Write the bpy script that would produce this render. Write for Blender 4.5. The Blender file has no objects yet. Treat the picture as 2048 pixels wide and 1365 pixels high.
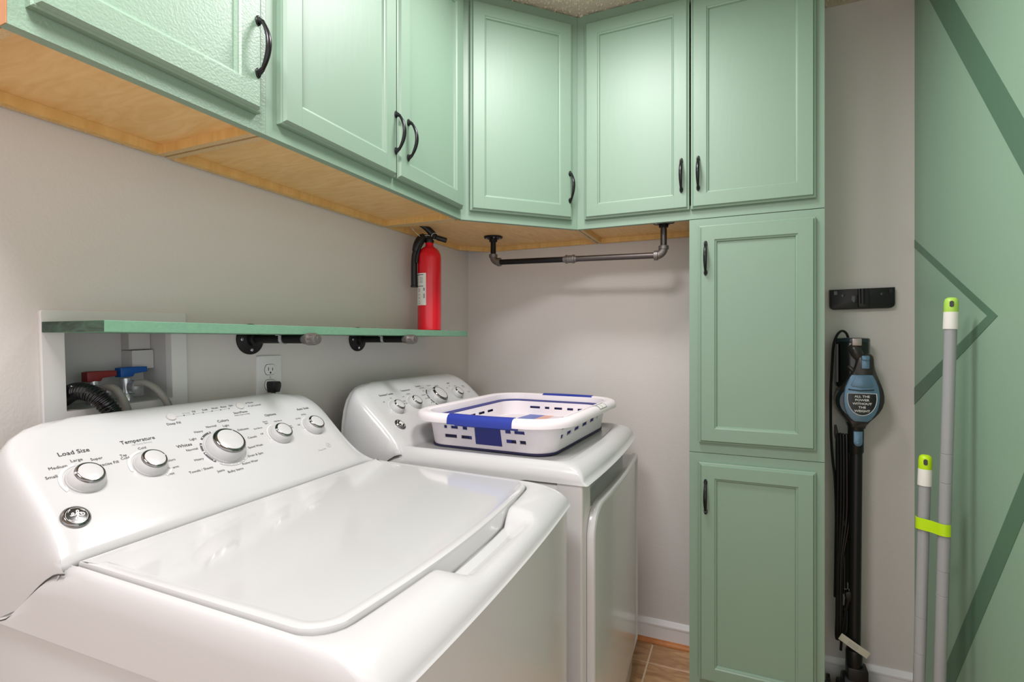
import bpy, bmesh, math, random
from mathutils import Vector, Matrix
random.seed(4)
C = bpy.context.scene.collection
PI = math.pi

# ---------------------------------------------------------------- camera, world, lamps, exposure
cam_d = bpy.data.cameras.new('camera')
cam_d.sensor_width = 36.0
cam_d.lens = 1030.76 / 2048 * 36.0
cam_d.shift_y = -2.77 / 2048
cam_d.clip_start = 0.01
cam = bpy.data.objects.new('camera', cam_d)
C.objects.link(cam)
cam.location = (1.1402, -2.0859, 1.186)
cam.rotation_euler = (PI / 2, 0, math.radians(23.795))
bpy.context.scene.camera = cam

world = bpy.data.worlds.new('world')
world.use_nodes = True
bpy.context.scene.world = world
bg = world.node_tree.nodes['Background']
bg.inputs['Color'].default_value = (1.0, 0.965, 0.985, 1)
bg.inputs['Strength'].default_value = 1.28

def lamp(name, loc, size, power, color=(1, 0.97, 0.985)):
    d = bpy.data.lights.new(name, 'AREA')
    d.shape = 'DISK'
    d.size = size
    d.energy = power
    d.color = color
    o = bpy.data.objects.new(name, d)
    C.objects.link(o)
    o.location = loc
    return o
lamp('ceiling_lamp_inner', (0.80, -0.87, 2.30), 0.32, 10.6)
lamp('ceiling_lamp_outer', (0.70, -1.96, 2.28), 0.42, 19.0)

vs = bpy.context.scene.view_settings
vs.view_transform = 'Standard'
vs.look = 'None'
vs.gamma = 1.0
vs.use_curve_mapping = False
vs.exposure = 0.17
bpy.context.scene.cycles.max_bounces = 10
bpy.context.scene.cycles.diffuse_bounces = 6

# ---------------------------------------------------------------- helpers
def lin(r, g, b):
    def f(c):
        c /= 255.0
        return c / 12.92 if c <= 0.04045 else ((c + 0.055) / 1.055) ** 2.4
    return (f(r), f(g), f(b), 1)

def mat(name, col, rough=0.5, metal=0.0, bump=0.0, bscale=200.0, var=0.0, vscale=8.0, coat=0.0, stretch=None, trans=0.0, ior=1.45, spec=None):
    m = bpy.data.materials.new(name)
    m.use_nodes = True
    nt = m.node_tree
    b = nt.nodes['Principled BSDF']
    b.inputs['Base Color'].default_value = col
    b.inputs['Roughness'].default_value = rough
    b.inputs['Metallic'].default_value = metal
    b.inputs['Coat Weight'].default_value = coat
    b.inputs['Coat Roughness'].default_value = 0.06
    b.inputs['Transmission Weight'].default_value = trans
    b.inputs['IOR'].default_value = ior
    if spec is not None:
        b.inputs['Specular IOR Level'].default_value = spec
    tc = nt.nodes.new('ShaderNodeTexCoord')
    mp = nt.nodes.new('ShaderNodeMapping')
    nt.links.new(tc.outputs['Object'], mp.inputs['Vector'])
    if stretch:
        mp.inputs['Scale'].default_value = stretch
    if bump > 0:
        n = nt.nodes.new('ShaderNodeTexNoise')
        n.inputs['Scale'].default_value = bscale
        n.inputs['Detail'].default_value = 3
        nt.links.new(mp.outputs['Vector'], n.inputs['Vector'])
        bn = nt.nodes.new('ShaderNodeBump')
        bn.inputs['Strength'].default_value = bump
        bn.inputs['Distance'].default_value = 0.002
        nt.links.new(n.outputs['Fac'], bn.inputs['Height'])
        nt.links.new(bn.outputs['Normal'], b.inputs['Normal'])
    if var > 0:
        n = nt.nodes.new('ShaderNodeTexNoise')
        n.inputs['Scale'].default_value = vscale
        n.inputs['Detail'].default_value = 5
        nt.links.new(mp.outputs['Vector'], n.inputs['Vector'])
        mx = nt.nodes.new('ShaderNodeMix')
        mx.data_type = 'RGBA'
        mx.inputs['A'].default_value = tuple(c * (1 - var) for c in col[:3]) + (1,)
        mx.inputs['B'].default_value = tuple(min(1, c * (1 + var)) for c in col[:3]) + (1,)
        nt.links.new(n.outputs['Fac'], mx.inputs['Factor'])
        nt.links.new(mx.outputs['Result'], b.inputs['Base Color'])
    return m

def wood_mat(name, c1, c2, scale, dist=4.0, rough=0.45, mscale=(1, 1, 1)):
    m = mat(name, c1, rough)
    nt = m.node_tree
    b = nt.nodes['Principled BSDF']
    tc = nt.nodes.new('ShaderNodeTexCoord')
    mp = nt.nodes.new('ShaderNodeMapping')
    mp.inputs['Scale'].default_value = mscale
    n = nt.nodes.new('ShaderNodeTexNoise')
    n.inputs['Scale'].default_value = scale
    n.inputs['Detail'].default_value = 8
    n.inputs['Distortion'].default_value = dist
    cr = nt.nodes.new('ShaderNodeValToRGB')
    cr.color_ramp.elements[0].position = 0.3
    cr.color_ramp.elements[0].color = c2
    cr.color_ramp.elements[1].position = 0.7
    cr.color_ramp.elements[1].color = c1
    nt.links.new(tc.outputs['Object'], mp.inputs['Vector'])
    nt.links.new(mp.outputs['Vector'], n.inputs['Vector'])
    nt.links.new(n.outputs['Fac'], cr.inputs['Fac'])
    nt.links.new(cr.outputs['Color'], b.inputs['Base Color'])
    return m

M = {}
M['wall'] = mat('greige_wall_paint', lin(211, 207, 203), 0.6, bump=0.25, bscale=160)
M['wall_green'] = mat('sage_wall_paint', lin(150, 182, 159), 0.5, bump=0.2, bscale=160)
M['stripe'] = mat('dark_green_wall_paint', lin(92, 127, 104), 0.5, bump=0.2, bscale=160)
M['ceiling'] = mat('popcorn_ceiling', lin(214, 200, 186), 0.9, bump=1.0, bscale=150)
M['trim'] = mat('white_trim_paint', lin(232, 232, 232), 0.35)
M['cab'] = mat('sage_cabinet_paint', lin(129, 156, 136), 0.48, bump=0.12, bscale=90, stretch=(1, 1, 0.12), spec=0.8)
M['cabtex'] = mat('sage_cabinet_paint_rolled', lin(129, 156, 136), 0.42, bump=0.35, bscale=240, spec=0.9)
M['shelfgreen'] = mat('green_shelf_paint', lin(108, 152, 125), 0.55, bump=0.3, bscale=250, var=0.12, vscale=120)
M['shelfend'] = wood_mat('stained_end_grain', lin(60, 88, 70), lin(34, 48, 40), 26, 1.5, 0.6, (1, 1, 3))
M['maple'] = wood_mat('maple_veneer', lin(236, 198, 140), lin(222, 178, 114), 5, 3.0, 0.45, (4, 1, 1))
M['maple2'] = wood_mat('maple_rail', lin(228, 190, 124), lin(212, 170, 102), 40, 1.0, 0.5, (1, 1, 0.15))
M['chip'] = mat('particleboard', lin(205, 178, 134), 0.9, bump=0.6, bscale=300, var=0.35, vscale=350)
M['brownwood'] = wood_mat('brown_side_panel', lin(196, 140, 92), lin(170, 112, 70), 8, 2, 0.5, (1, 1, .2))
M['darkgap'] = mat('dark_gap', lin(58, 40, 28), 0.9)
M['bronze'] = mat('dark_bronze', lin(52, 52, 54), 0.28, 0.85)
M['white'] = mat('white_enamel', lin(200, 201, 201), 0.22, coat=0.3)
M['whitep'] = mat('white_console_plastic', lin(195, 196, 196), 0.22, coat=0.35)
M['whitelid'] = mat('white_lid_enamel', lin(200, 201, 201), 0.10, coat=0.8)
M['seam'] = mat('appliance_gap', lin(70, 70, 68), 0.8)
M['chrome'] = mat('chrome', lin(140, 140, 140), 0.12, 1.0)
M['print'] = mat('black_print', lin(38, 38, 40), 0.5)
M['printg'] = mat('grey_print', lin(176, 176, 174), 0.5)
M['arcg'] = mat('light_grey_print', lin(205, 205, 203), 0.5)
M['arcd'] = mat('dark_grey_print', lin(78, 78, 80), 0.5)
M['btn'] = mat('grey_button', lin(192, 191, 188), 0.45)
M['badge'] = mat('badge_dark_metal', lin(84, 84, 84), 0.22, 0.9)
M['tile'] = wood_mat('brown_floor_tile', lin(208, 166, 122), lin(160, 116, 80), 11, 1.2, 0.4, (1, 3, 1))
M['grout'] = mat('grout', lin(228, 206, 178), 0.9)
M['qround'] = wood_mat('orange_quarter_round', lin(206, 134, 72), lin(176, 104, 50), 12, 1, 0.45)
M['blackmetal'] = mat('black_pipe', lin(30, 29, 30), 0.45, 0.5)
M['rodmetal'] = mat('dark_steel_pipe', lin(92, 86, 84), 0.38, 0.9, bump=0.1, bscale=100)
M['iron'] = mat('grey_cast_iron', lin(124, 119, 116), 0.45, 0.75, bump=0.4, bscale=220)
M['zinc'] = mat('zinc', lin(200, 204, 208), 0.25, 0.7)
M['red'] = mat('red_cylinder_paint', lin(222, 14, 38), 0.28, coat=0.4)
M['blackp'] = mat('black_plastic', lin(22, 22, 23), 0.4)
M['blackgl'] = mat('black_gloss_plastic', lin(18, 18, 22), 0.18, coat=0.3)
M['paper'] = mat('white_label', lin(232, 232, 230), 0.5)
M['bplast'] = mat('basket_white', lin(238, 232, 236), 0.4)
M['bblue'] = mat('basket_blue', lin(50, 56, 130), 0.45)
M['bgrip'] = mat('grip_blue', lin(42, 60, 154), 0.4)
M['bnavy'] = mat('basket_navy', lin(38, 38, 72), 0.6)
M['outbox'] = mat('outlet_box_white', lin(214, 214, 212), 0.4)
M['outin'] = mat('outlet_box_grey', lin(188, 188, 186), 0.5)
M['vred'] = mat('valve_red', lin(120, 28, 30), 0.45)
M['vblue'] = mat('valve_blue', lin(0, 74, 150), 0.4)
M['hosec'] = mat('grey_braided_hose', lin(150, 149, 142), 0.35, bump=0.5, bscale=500)
M['plate'] = mat('white_wall_plate', lin(222, 222, 221), 0.35)
M['vblu'] = mat('slate_blue_plastic', lin(100, 132, 156), 0.3, 0.35)
M['vdark'] = mat('smoky_blue_plastic', lin(34, 48, 58), 0.18, coat=0.4)
M['vgrey'] = mat('charcoal_plastic', lin(52, 48, 46), 0.3)
M['sil'] = mat('silver_plastic', lin(170, 160, 155), 0.35, 0.4)
M['pole'] = mat('grey_painted_pole', lin(158, 160, 163), 0.35)
M['lime'] = mat('lime_plastic', lin(190, 232, 20), 0.4)
M['lime2'] = mat('pale_lime_plastic', lin(178, 222, 92), 0.4)
M['wplastic'] = mat('white_plastic', lin(236, 236, 230), 0.4)
M['tagp'] = mat('cream_tag', lin(206, 204, 184), 0.6)
M['flashblue'] = mat('flyer_blue', lin(88, 112, 190), 0.4)
M['flashpurp'] = mat('flyer_mauve', lin(150, 138, 158), 0.4)
M['flashor'] = mat('flyer_orange', lin(226, 170, 150), 0.4)
M['flashpale'] = mat('flyer_pale', lin(226, 218, 226), 0.4)
M['bronzegrey'] = mat('grey_zip_tie', lin(206, 204, 200), 0.4)

def finish(bm, name, m, parent=None, smooth=True, ang=38, loc=None, mats=None):
    bmesh.ops.remove_doubles(bm, verts=bm.verts, dist=1e-6)
    bmesh.ops.recalc_face_normals(bm, faces=bm.faces)
    if smooth:
        lim = math.radians(ang)
        for f in bm.faces:
            f.smooth = True
        for e in bm.edges:
            if len(e.link_faces) == 2:
                e.smooth = e.calc_face_angle(0) < lim
            else:
                e.smooth = False
    me = bpy.data.meshes.new(name)
    bm.to_mesh(me)
    bm.free()
    me.materials.append(m)
    for x in (mats or []):
        me.materials.append(x)
    o = bpy.data.objects.new(name, me)
    C.objects.link(o)
    if parent:
        o.parent = parent
    if loc is not None:
        o.location = loc
    return o

def thing(name, label, cat, loc=(0, 0, 0), rot=(0, 0, 0), group=None):
    o = bpy.data.objects.new(name, None)
    o.empty_display_size = 0.05
    C.objects.link(o)
    o.location = loc
    o.rotation_euler = rot
    o['label'] = label
    o['category'] = cat
    if group:
        o['group'] = group
    return o

def tag(o, label, cat, group=None):
    o['label'] = label
    o['category'] = cat
    if group:
        o['group'] = group
    return o

def structure(o):
    o['kind'] = 'structure'
    return o

def B():
    return bmesh.new()

def box(bm, x0, x1, y0, y1, z0, z1, bev=0.0, seg=1, mi=0):
    r = bmesh.ops.create_cube(bm, size=1.0)
    vs_ = r['verts']
    for v in vs_:
        v.co = Vector(((x0 + x1) / 2 + v.co.x * (x1 - x0), (y0 + y1) / 2 + v.co.y * (y1 - y0), (z0 + z1) / 2 + v.co.z * (z1 - z0)))
    fs = list({f for v in vs_ for f in v.link_faces})
    for f in fs:
        f.material_index = mi
    if bev > 0:
        es = list({e for v in vs_ for e in v.link_edges})
        bmesh.ops.bevel(bm, geom=es, offset=bev, segments=seg, profile=0.5, affect='EDGES')
    return bm

def loft(bm, rings, closed=True, cap0=False, cap1=False, mi=0):
    vr = [[bm.verts.new(p) for p in r] for r in rings]
    n = len(vr[0])
    for a, b in zip(vr[:-1], vr[1:]):
        for i in range(n if closed else n - 1):
            j = (i + 1) % n
            try:
                f = bm.faces.new((a[i], a[j], b[j], b[i]))
                f.material_index = mi
            except ValueError:
                pass
    if cap0:
        bm.faces.new(list(reversed(vr[0]))).material_index = mi
    if cap1:
        bm.faces.new(vr[-1]).material_index = mi
    return vr

def frame_of(d):
    d = d.normalized()
    a = Vector((0, 0, 1)) if abs(d.z) < 0.9 else Vector((1, 0, 0))
    u = d.cross(a).normalized()
    return u, d.cross(u).normalized()

def lathe(bm, prof, origin=(0, 0, 0), axis=(0, 0, 1), n=32, mi=0):
    """prof: list of (radius, distance along axis)"""
    o = Vector(origin)
    d = Vector(axis).normalized()
    u, v = frame_of(d)
    rings = []
    for r, h in prof:
        rings.append([o + d * h + (u * math.cos(2 * PI * i / n) + v * math.sin(2 * PI * i / n)) * max(r, 1e-5) for i in range(n)])
    loft(bm, rings, cap0=True, cap1=True, mi=mi)
    return bm

def catmull(pts, k=6):
    pts = [Vector(p) for p in pts]
    P = [pts[0] * 2 - pts[1]] + pts + [pts[-1] * 2 - pts[-2]]
    out = []
    for i in range(1, len(P) - 2):
        p0, p1, p2, p3 = P[i - 1:i + 3]
        for s in range(k):
            t = s / k
            out.append(0.5 * ((2 * p1) + (p2 - p0) * t + (2 * p0 - 5 * p1 + 4 * p2 - p3) * t * t + (3 * p1 - p0 - 3 * p2 + p3) * t ** 3))
    out.append(pts[-1])
    return out

def tube(bm, pts, rad, n=12, k=0, squash=None, mi=0):
    """sweep a circle; rad number or function of t in 0..1; squash=(axis vector, factor)"""
    P = catmull(pts, k) if k else [Vector(p) for p in pts]
    rings = []
    u = None
    L = len(P)
    for i, p in enumerate(P):
        d = (P[min(i + 1, L - 1)] - P[max(i - 1, 0)]).normalized()
        if u is None:
            u, v = frame_of(d)
        else:
            u = (u - d * u.dot(d)).normalized()
            v = d.cross(u)
        r = rad(i / (L - 1)) if callable(rad) else rad
        ring = []
        for a in range(n):
            off = (u * math.cos(2 * PI * a / n) + v * math.sin(2 * PI * a / n)) * r
            if squash:
                ax = Vector(squash[0]).normalized()
                off = off - ax * off.dot(ax) * (1 - squash[1])
            ring.append(p + off)
        rings.append(ring)
    loft(bm, rings, cap0=True, cap1=True, mi=mi)
    return bm

def prism(bm, pts2, place, h0, h1, bev=0.0, mi=0):
    """outline in 2D; place(a,b,h)->Vector"""
    def sh(d):
        n = len(pts2)
        out = []
        for i in range(n):
            p = Vector(pts2[i]).to_2d()
            a = Vector(pts2[i - 1]).to_2d()
            c = Vector(pts2[(i + 1) % n]).to_2d()
            t = (c - a)
            if t.length < 1e-9:
                out.append(p)
                continue
            t.normalize()
            nn = Vector((-t.y, t.x))
            out.append(p + nn * d)
        return out
    area = sum(pts2[i - 1][0] * pts2[i][1] - pts2[i][0] * pts2[i - 1][1] for i in range(len(pts2)))
    s = 1 if area > 0 else -1
    rings = [[place(p[0], p[1], h0) for p in pts2]]
    if bev > 0:
        rings.append([place(p[0], p[1], h1 - bev) for p in pts2])
        q = sh(s * bev * 0.3)
        rings.append([place(p[0], p[1], h1 - bev * 0.3) for p in q])
        q = sh(s * bev)
        rings.append([place(p[0], p[1], h1) for p in q])
    else:
        rings.append([place(p[0], p[1], h1) for p in pts2])
    loft(bm, rings, cap0=True, cap1=True, mi=mi)
    return bm

def rrect(x0, x1, y0, y1, r, n=6):
    out = []
    for cx, cy, a0 in ((x1 - r, y1 - r, 0), (x0 + r, y1 - r, 90), (x0 + r, y0 + r, 180), (x1 - r, y0 + r, 270)):
        for i in range(n + 1):
            a = math.radians(a0 + 90 * i / n)
            out.append((cx + r * math.cos(a), cy + r * math.sin(a)))
    return out

def disc_pts(cx, cy, rx, ry=None, n=32, a0=0, a1=360):
    ry = ry or rx
    full = abs(a1 - a0) >= 360
    k = n if full else n + 1
    return [(cx + rx * math.cos(math.radians(a0 + (a1 - a0) * i / n)), cy + ry * math.sin(math.radians(a0 + (a1 - a0) * i / n))) for i in range(k)]

_fontcache = {}
def text_into(bm, s, place, size, align='CENTER', bold=0.0, valign='CENTER'):
    """adds flat lettering faces to bm; place(a,b)->Vector"""
    key = (s, align, bold)
    if key not in _fontcache:
        cu = bpy.data.curves.new('t', 'FONT')
        cu.body = s
        cu.size = 1.0
        cu.align_x = align
        cu.align_y = valign
        cu.offset = bold
        cu.resolution_u = 2
        cu.space_line = 0.9
        o = bpy.data.objects.new('t', cu)
        C.objects.link(o)
        dg = bpy.context.evaluated_depsgraph_get()
        me = bpy.data.meshes.new_from_object(o.evaluated_get(dg))
        _fontcache[key] = ([tuple(v.co) for v in me.vertices], [tuple(p.vertices) for p in me.polygons])
        bpy.data.objects.remove(o)
        bpy.data.curves.remove(cu)
        bpy.data.meshes.remove(me)
    vs_, fs = _fontcache[key]
    bv = [bm.verts.new(place(x * size, y * size)) for x, y, z in vs_]
    for f in fs:
        try:
            bm.faces.new([bv[i] for i in f])
        except ValueError:
            pass

def flat(bm, name, m, parent):
    """lettering: no merge / normal recalculation"""
    me = bpy.data.meshes.new(name)
    bm.to_mesh(me)
    bm.free()
    me.materials.append(m)
    o = bpy.data.objects.new(name, me)
    C.objects.link(o)
    o.parent = parent
    return o

# ---------------------------------------------------------------- setting
ZC = 2.342
XR = 1.668
YB = -4.2
XE = 3.4   # open side added: green wall cut short out of view, letting world light fill in
YG = -1.30
fl = B()
box(fl, -0.1, XE, YB, 0.1, -0.1, -0.0025)
floor = structure(finish(fl, 'floor', M['grout'], smooth=False))
TS = 0.3375
bm = B()
box(bm, 0.0034, TS - 0.0034, 0.0034, TS - 0.0034, -0.012, 0.0, 0.0012)
t0 = finish(bm, 'tile', M['tile'], floor, smooth=False)
first = True
for i in range(-3, 8):
    for j in range(-13, 1):
        x = 0.832 + i * TS
        y = -0.151 + j * TS
        if x > XE or x + TS < 0.01 or y + TS < YB:
            continue
        if (x + TS > XR and x < XR and y > YG - TS) or x < 0 or y + TS > 0:   # cut at the walls
            bm = B()
            box(bm, max(x, 0) + 0.0034 - x, (min(x + TS, XR) if y > YG - TS and x < XR else x + TS) - 0.0034 - x, 0.0034, min(y + TS, 0) - 0.0034 - y, -0.012, 0.0, 0.0012)
            o = finish(bm, 'tile', M['tile'], floor, smooth=False)
        elif first:
            o = t0
            first = False
        else:
            o = t0.copy()
            C.objects.link(o)
        o.location = (x, y, 0)
# ceiling with popcorn texture
bm = B()
box(bm, -0.1, XE, YB, 0.1, ZC, ZC + 0.1)
structure(finish(bm, 'ceiling', M['ceiling'], smooth=False))
bm = B()
rp = random.Random(7)
for _ in range(6500):
    x = rp.uniform(0.33, 1.66)
    y = rp.uniform(-1.0, -0.02)
    r = rp.uniform(0.0028, 0.0060)
    p = Vector((x, y, ZC))
    a0 = rp.uniform(0, 6.28)
    vsr = [bm.verts.new(p + Vector((math.cos(a0 + k * 1.2566) * r * rp.uniform(.7, 1.4), math.sin(a0 + k * 1.2566) * r * rp.uniform(.7, 1.4), 0.0005))) for k in range(5)]
    tip = bm.verts.new(p + Vector((rp.uniform(-1, 1) * r * .3, rp.uniform(-1, 1) * r * .3, -r * rp.uniform(1.0, 1.8))))
    for k in range(5):
        bm.faces.new((vsr[k], vsr[(k + 1) % 5], tip))
pc = finish(bm, 'popcorn_texture', M['ceiling'], bpy.data.objects['ceiling'], ang=180)
pc['kind'] = 'stuff'

# left wall with the hole for the recessed outlet box
HY0, HY1, HZ0, HZ1 = -1.553, -1.351, 1.045, 1.212
bm = B()
box(bm, -0.1, 0, YB, HY0, 0, ZC)
box(bm, -0.1, 0, HY1, 0.0, 0, ZC)
box(bm, -0.1, 0, HY0, HY1, 0, HZ0)
box(bm, -0.1, 0, HY0, HY1, HZ1, ZC)
structure(finish(bm, 'wall_left', M['wall'], smooth=False))
bm = B()
box(bm, -0.1, XR + 0.1, 0, 0.1, 0, ZC)
structure(finish(bm, 'wall_back', M['wall'], smooth=False))
bm = B()
box(bm, XR, XR + 0.1, YG, 0, 0, ZC)
wr = structure(finish(bm, 'wall_right', M['wall_green'], smooth=False))

def wall_stripe(pts, th=0.0007):
    b_ = B()
    prism(b_, pts, lambda a, b2, h: Vector((XR - h, a, b2)), -0.001, th)
    finish(b_, 'painted_stripe', M['stripe'], wr, smooth=False)
s1 = lambda y: 2.2165 + 1.228 * (y + 0.1453)
s2 = lambda y: 2.0947 + 1.262 * (y + 0.3472)
yt1 = (ZC - 2.2165) / 1.228 - 0.1453
yt2 = (ZC - 2.0947) / 1.262 - 0.3472
wall_stripe([(yt1, ZC), (yt2, ZC), (-1.28, s2(-1.28)), (-1.28, s1(-1.28))])
wall_stripe([(0, 1.5153), (-0.5975, 1.2392), (-0.5443, 1.2415), (0, 1.488)])
wall_stripe([(-0.5975, 1.2392), (0, 0.972), (0, 1.0285), (-0.5443, 1.2415)], 0.0009)
l1 = lambda y: 0.281 + 1.484 * (-0.2854 - y)
l2 = lambda y: 0.5028 + 1.517 * (-0.5036 - y)
wall_stripe([(-0.2854 + 0.281 / 1.484, 0), (-0.5036 + 0.5028 / 1.517, 0), (-1.28, l2(-1.28)), (-1.28, l1(-1.28))], 0.0010)

def baseboard(name, x0, x1):
    prof = [(0, 0), (-0.011, 0), (-0.011, 0.062), (-0.013, 0.064), (-0.013, 0.070), (-0.009, 0.076), (-0.006, 0.083), (-0.004, 0.086), (0, 0.086)]
    b_ = B()
    loft(b_, [[Vector((x0, p[0], p[1] + 0.001)) for p in prof], [Vector((x1, p[0], p[1] + 0.001)) for p in prof]], cap0=True, cap1=True)
    return structure(finish(b_, name, M['trim'], ang=25))
baseboard('baseboard_back', 0.003, 0.990)
baseboard('baseboard_back_right', 1.374, XR - 0.002)
bm = B()
prof = [(-0.011, 0)] + [(-0.011 - 0.017 * math.cos(a), 0.001 + 0.013 * math.sin(a)) for a in [i * PI / 2 / 6 for i in range(7)]]
loft(bm, [[Vector((0.003, p[0], p[1])) for p in prof], [Vector((0.990, p[0], p[1])) for p in prof]], cap0=True, cap1=True)
structure(finish(bm, 'trim_1', M['qround'], ang=40))

# ---------------------------------------------------------------- cabinets
ZB = 1.580
def pull(parent, x, z0, z1, y):
    """arched pull: parent-local, door faces -Y, handle bulges to -Y"""
    h = (z1 - z0)
    b_ = B()
    pts = []
    N = 22
    for i in range(N + 1):
        t = i / N
        pts.append((x, y - 0.0035 - 0.0245 * math.sin(PI * t) ** 0.8, z0 + h * t))
    tube(b_, pts, lambda t: 0.0022 + 0.0036 * math.sin(PI * t) ** 0.7, 10, squash=((0, 1, 0), 0.75))
    for zc, sg in ((z0, 1), (z1, -1)):
        pp = [(x, y + 0.001, zc + sg * 0.006), (x, y - 0.006, zc + sg * 0.006), (x, y - 0.013, zc + sg * 0.010)]
        tube(b_, pp, lambda t: 0.0062 - 0.0022 * t, 10)
        prism(b_, [(x + 0.0058 * math.cos(a), zc + sg * 0.006 + (0.011 if sg * math.sin(a) < 0 else 0.008) * math.sin(a)) for a in [k * PI / 8 for k in range(16)]],
              lambda a, c, hh: Vector((a, y - hh, c)), -0.0003, 0.003, 0.001)
    return finish(b_, 'handle', M['bronze'], parent, ang=60)

def door(parent, x0, x1, z0, z1, y, m, hx=None, hz=None, tex=False):
    """five-piece door; back plane at y, face towards -Y"""
    b_ = B()
    T = 0.019
    S = 0.047
    steps = [(0, 0), (0, -0.011), (0.003, -0.0125), (0.0045, -0.0125), (0.0085, -T), (S, -T), (S + 0.003, -T + 0.003), (S + 0.006, -T + 0.004), (S + 0.0085, -T + 0.0095)]
    rings = []
    for d, yy in steps:
        rings.append([Vector((x0 + d, y + yy, z0 + d)), Vector((x1 - d, y + yy, z0 + d)), Vector((x1 - d, y + yy, z1 - d)), Vector((x0 + d, y + yy, z1 - d))])
    loft(b_, rings, cap0=True, cap1=True)
    o = finish(b_, 'door', m, parent, smooth=False)
    # thin joints between stiles and rails
    b_ = B()
    for zz in (z0 + S, z1 - S):
        for xx0, xx1 in ((x0 + S - 0.0006, x0 + S + 0.0002), (x1 - S - 0.0002, x1 - S + 0.0006)):
            za, zb2 = (z0 + 0.009, zz) if zz < (z0 + z1) / 2 else (zz, z1 - 0.009)
            box(b_, xx0, xx1, y - T - 0.0002, y - T + 0.001, za, zb2)
    finish(b_, 'rail_joint', m, o, smooth=False)
    if hx is not None:
        pull(o, hx, hz[0], hz[1], y - T)
    return o

def face_frame(parent, x0, x1, z0, z1, y, m, ls=0.035, rs=0.035, top=0.046, bot=0.045, mids=()):
    T = 0.019
    out = []
    parts = [('stile', (x0, x0 + ls, y, y + T, z0, z1)), ('stile', (x1 - rs, x1, y, y + T, z0, z1)),
             ('rail', (x0 + ls, x1 - rs, y + 0.0002, y + T, z0, z0 + bot)), ('rail', (x0 + ls, x1 - rs, y + 0.0002, y + T, z1 - top, z1))]
    for a, c in mids:
        parts.append(('stile', (a, c, y - 0.0004, y + T, z0 + 0.0005, z1 - top)))
    for nm, bx in parts:
        b_ = B()
        box(b_, *bx)
        out.append(finish(b_, nm, m, parent, smooth=False))
    return out

def upper_cab(name, label, loc, rot, w, doors, m, D=0.305, H=0.762 - 0.003, mids=(), sidem=(None, None), label_side=None, rs=0.035):
    """local: X along the front (left to right), back at y=0, front at y=-D, z from bottom"""
    t = thing(name, label, 'cabinet', loc, rot)
    face_frame(t, 0.0001, w - 0.0001, 0, H, -D, m, mids=mids, rs=rs)
    for k, (a, c) in enumerate(((0.0030, 0.0160), (w - 0.0160, w - 0.0030))):
        b_ = B()
        box(b_, a, c, -D + 0.0192, -0.003, 0.0, H)
        o = finish(b_, 'side_panel', M['chip'], t, smooth=False)
        if sidem[k] is not None:
            b_ = B()
            xa, xb2 = (-0.0012, -0.0001) if k == 0 else (w - 0.0029, w - 0.0002)
            box(b_, xa, xb2, -D + (0.0002 if k == 0 else 0.0192), -0.003, 0.0, H)
            finish(b_, 'side_skin', sidem[k], t, smooth=False)
        b_ = B()
        inn = (c, c + 0.0006) if k == 0 else (a - 0.0006, a)
        box(b_, inn[0], inn[1], -D + 0.0192, -0.003, 0.0005, 0.022)
        finish(b_, 'inner_veneer', M['maple2'], t, smooth=False)
    b_ = B()
    box(b_, 0.0160, w - 0.0160, -D + 0.0192, -0.003, 0.019, 0.029)
    finish(b_, 'bottom_panel', M['maple'], t, smooth=False)
    b_ = B()
    box(b_, 0.0160, w - 0.0160, -0.019, -0.003, 0.0, 0.0188)
    o = finish(b_, 'hanging_rail', M['maple2'], t, smooth=False)
    b_ = B()
    box(b_, 0.0160, w - 0.0160, -0.008, -0.0035, -0.0022, 0.0)
    finish(b_, 'raw_back_edge', M['chip'], t, smooth=False)
    b_ = B()
    box(b_, 0.0160, w - 0.0160, -0.008, -0.003, 0.03, H)
    finish(b_, 'back_panel', M['maple'], t, smooth=False)
    b_ = B()
    box(b_, 0.0160, w - 0.0160, -D + 0.0192, -0.008, H - 0.012, H)
    finish(b_, 'top_panel', M['maple'], t, smooth=False)
    for (x0, x1, hx, hz) in doors:
        door(t, x0, x1, 0.030, H - 0.036, -D - 0.0005, m, hx, hz)
    return t

# cabinets on the left wall: local X runs along +Y of the room
RL = (0, 0, PI / 2)
HZ = (0.090, 0.194)
upper_cab('wall_cabinet', 'green upper cabinet with one door and brown wooden side, above the laundry outlet box', (0.002, -1.753, ZB), RL, 0.3823,
          [(0.018, 0.362, 0.349, (0.094, 0.200))], M['cabtex'], sidem=(M['brownwood'], None))
upper_cab('wall_cabinet', 'green two-door upper cabinet between the single-door cabinet and the diagonal corner cabinet', (0.002, -1.3705, ZB), RL, 0.7595,
          [(0.025, 0.3945, 0.384, HZ), (0.400, 0.750, 0.439, HZ)], M['cab'], mids=((0.386, 0.3895),))
# back wall: right cabinet
upper_cab('wall_cabinet', 'green two-door upper cabinet on the back wall, resting above the tall cabinet', (0.6102, -0.002, ZB), (0, 0, 0), 0.7628,
          [(0.030, 0.381, 0.357, HZ), (0.386, 0.739, 0.409, HZ)], M['cab'], sidem=(None, M['cab']), D=0.303)
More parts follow.
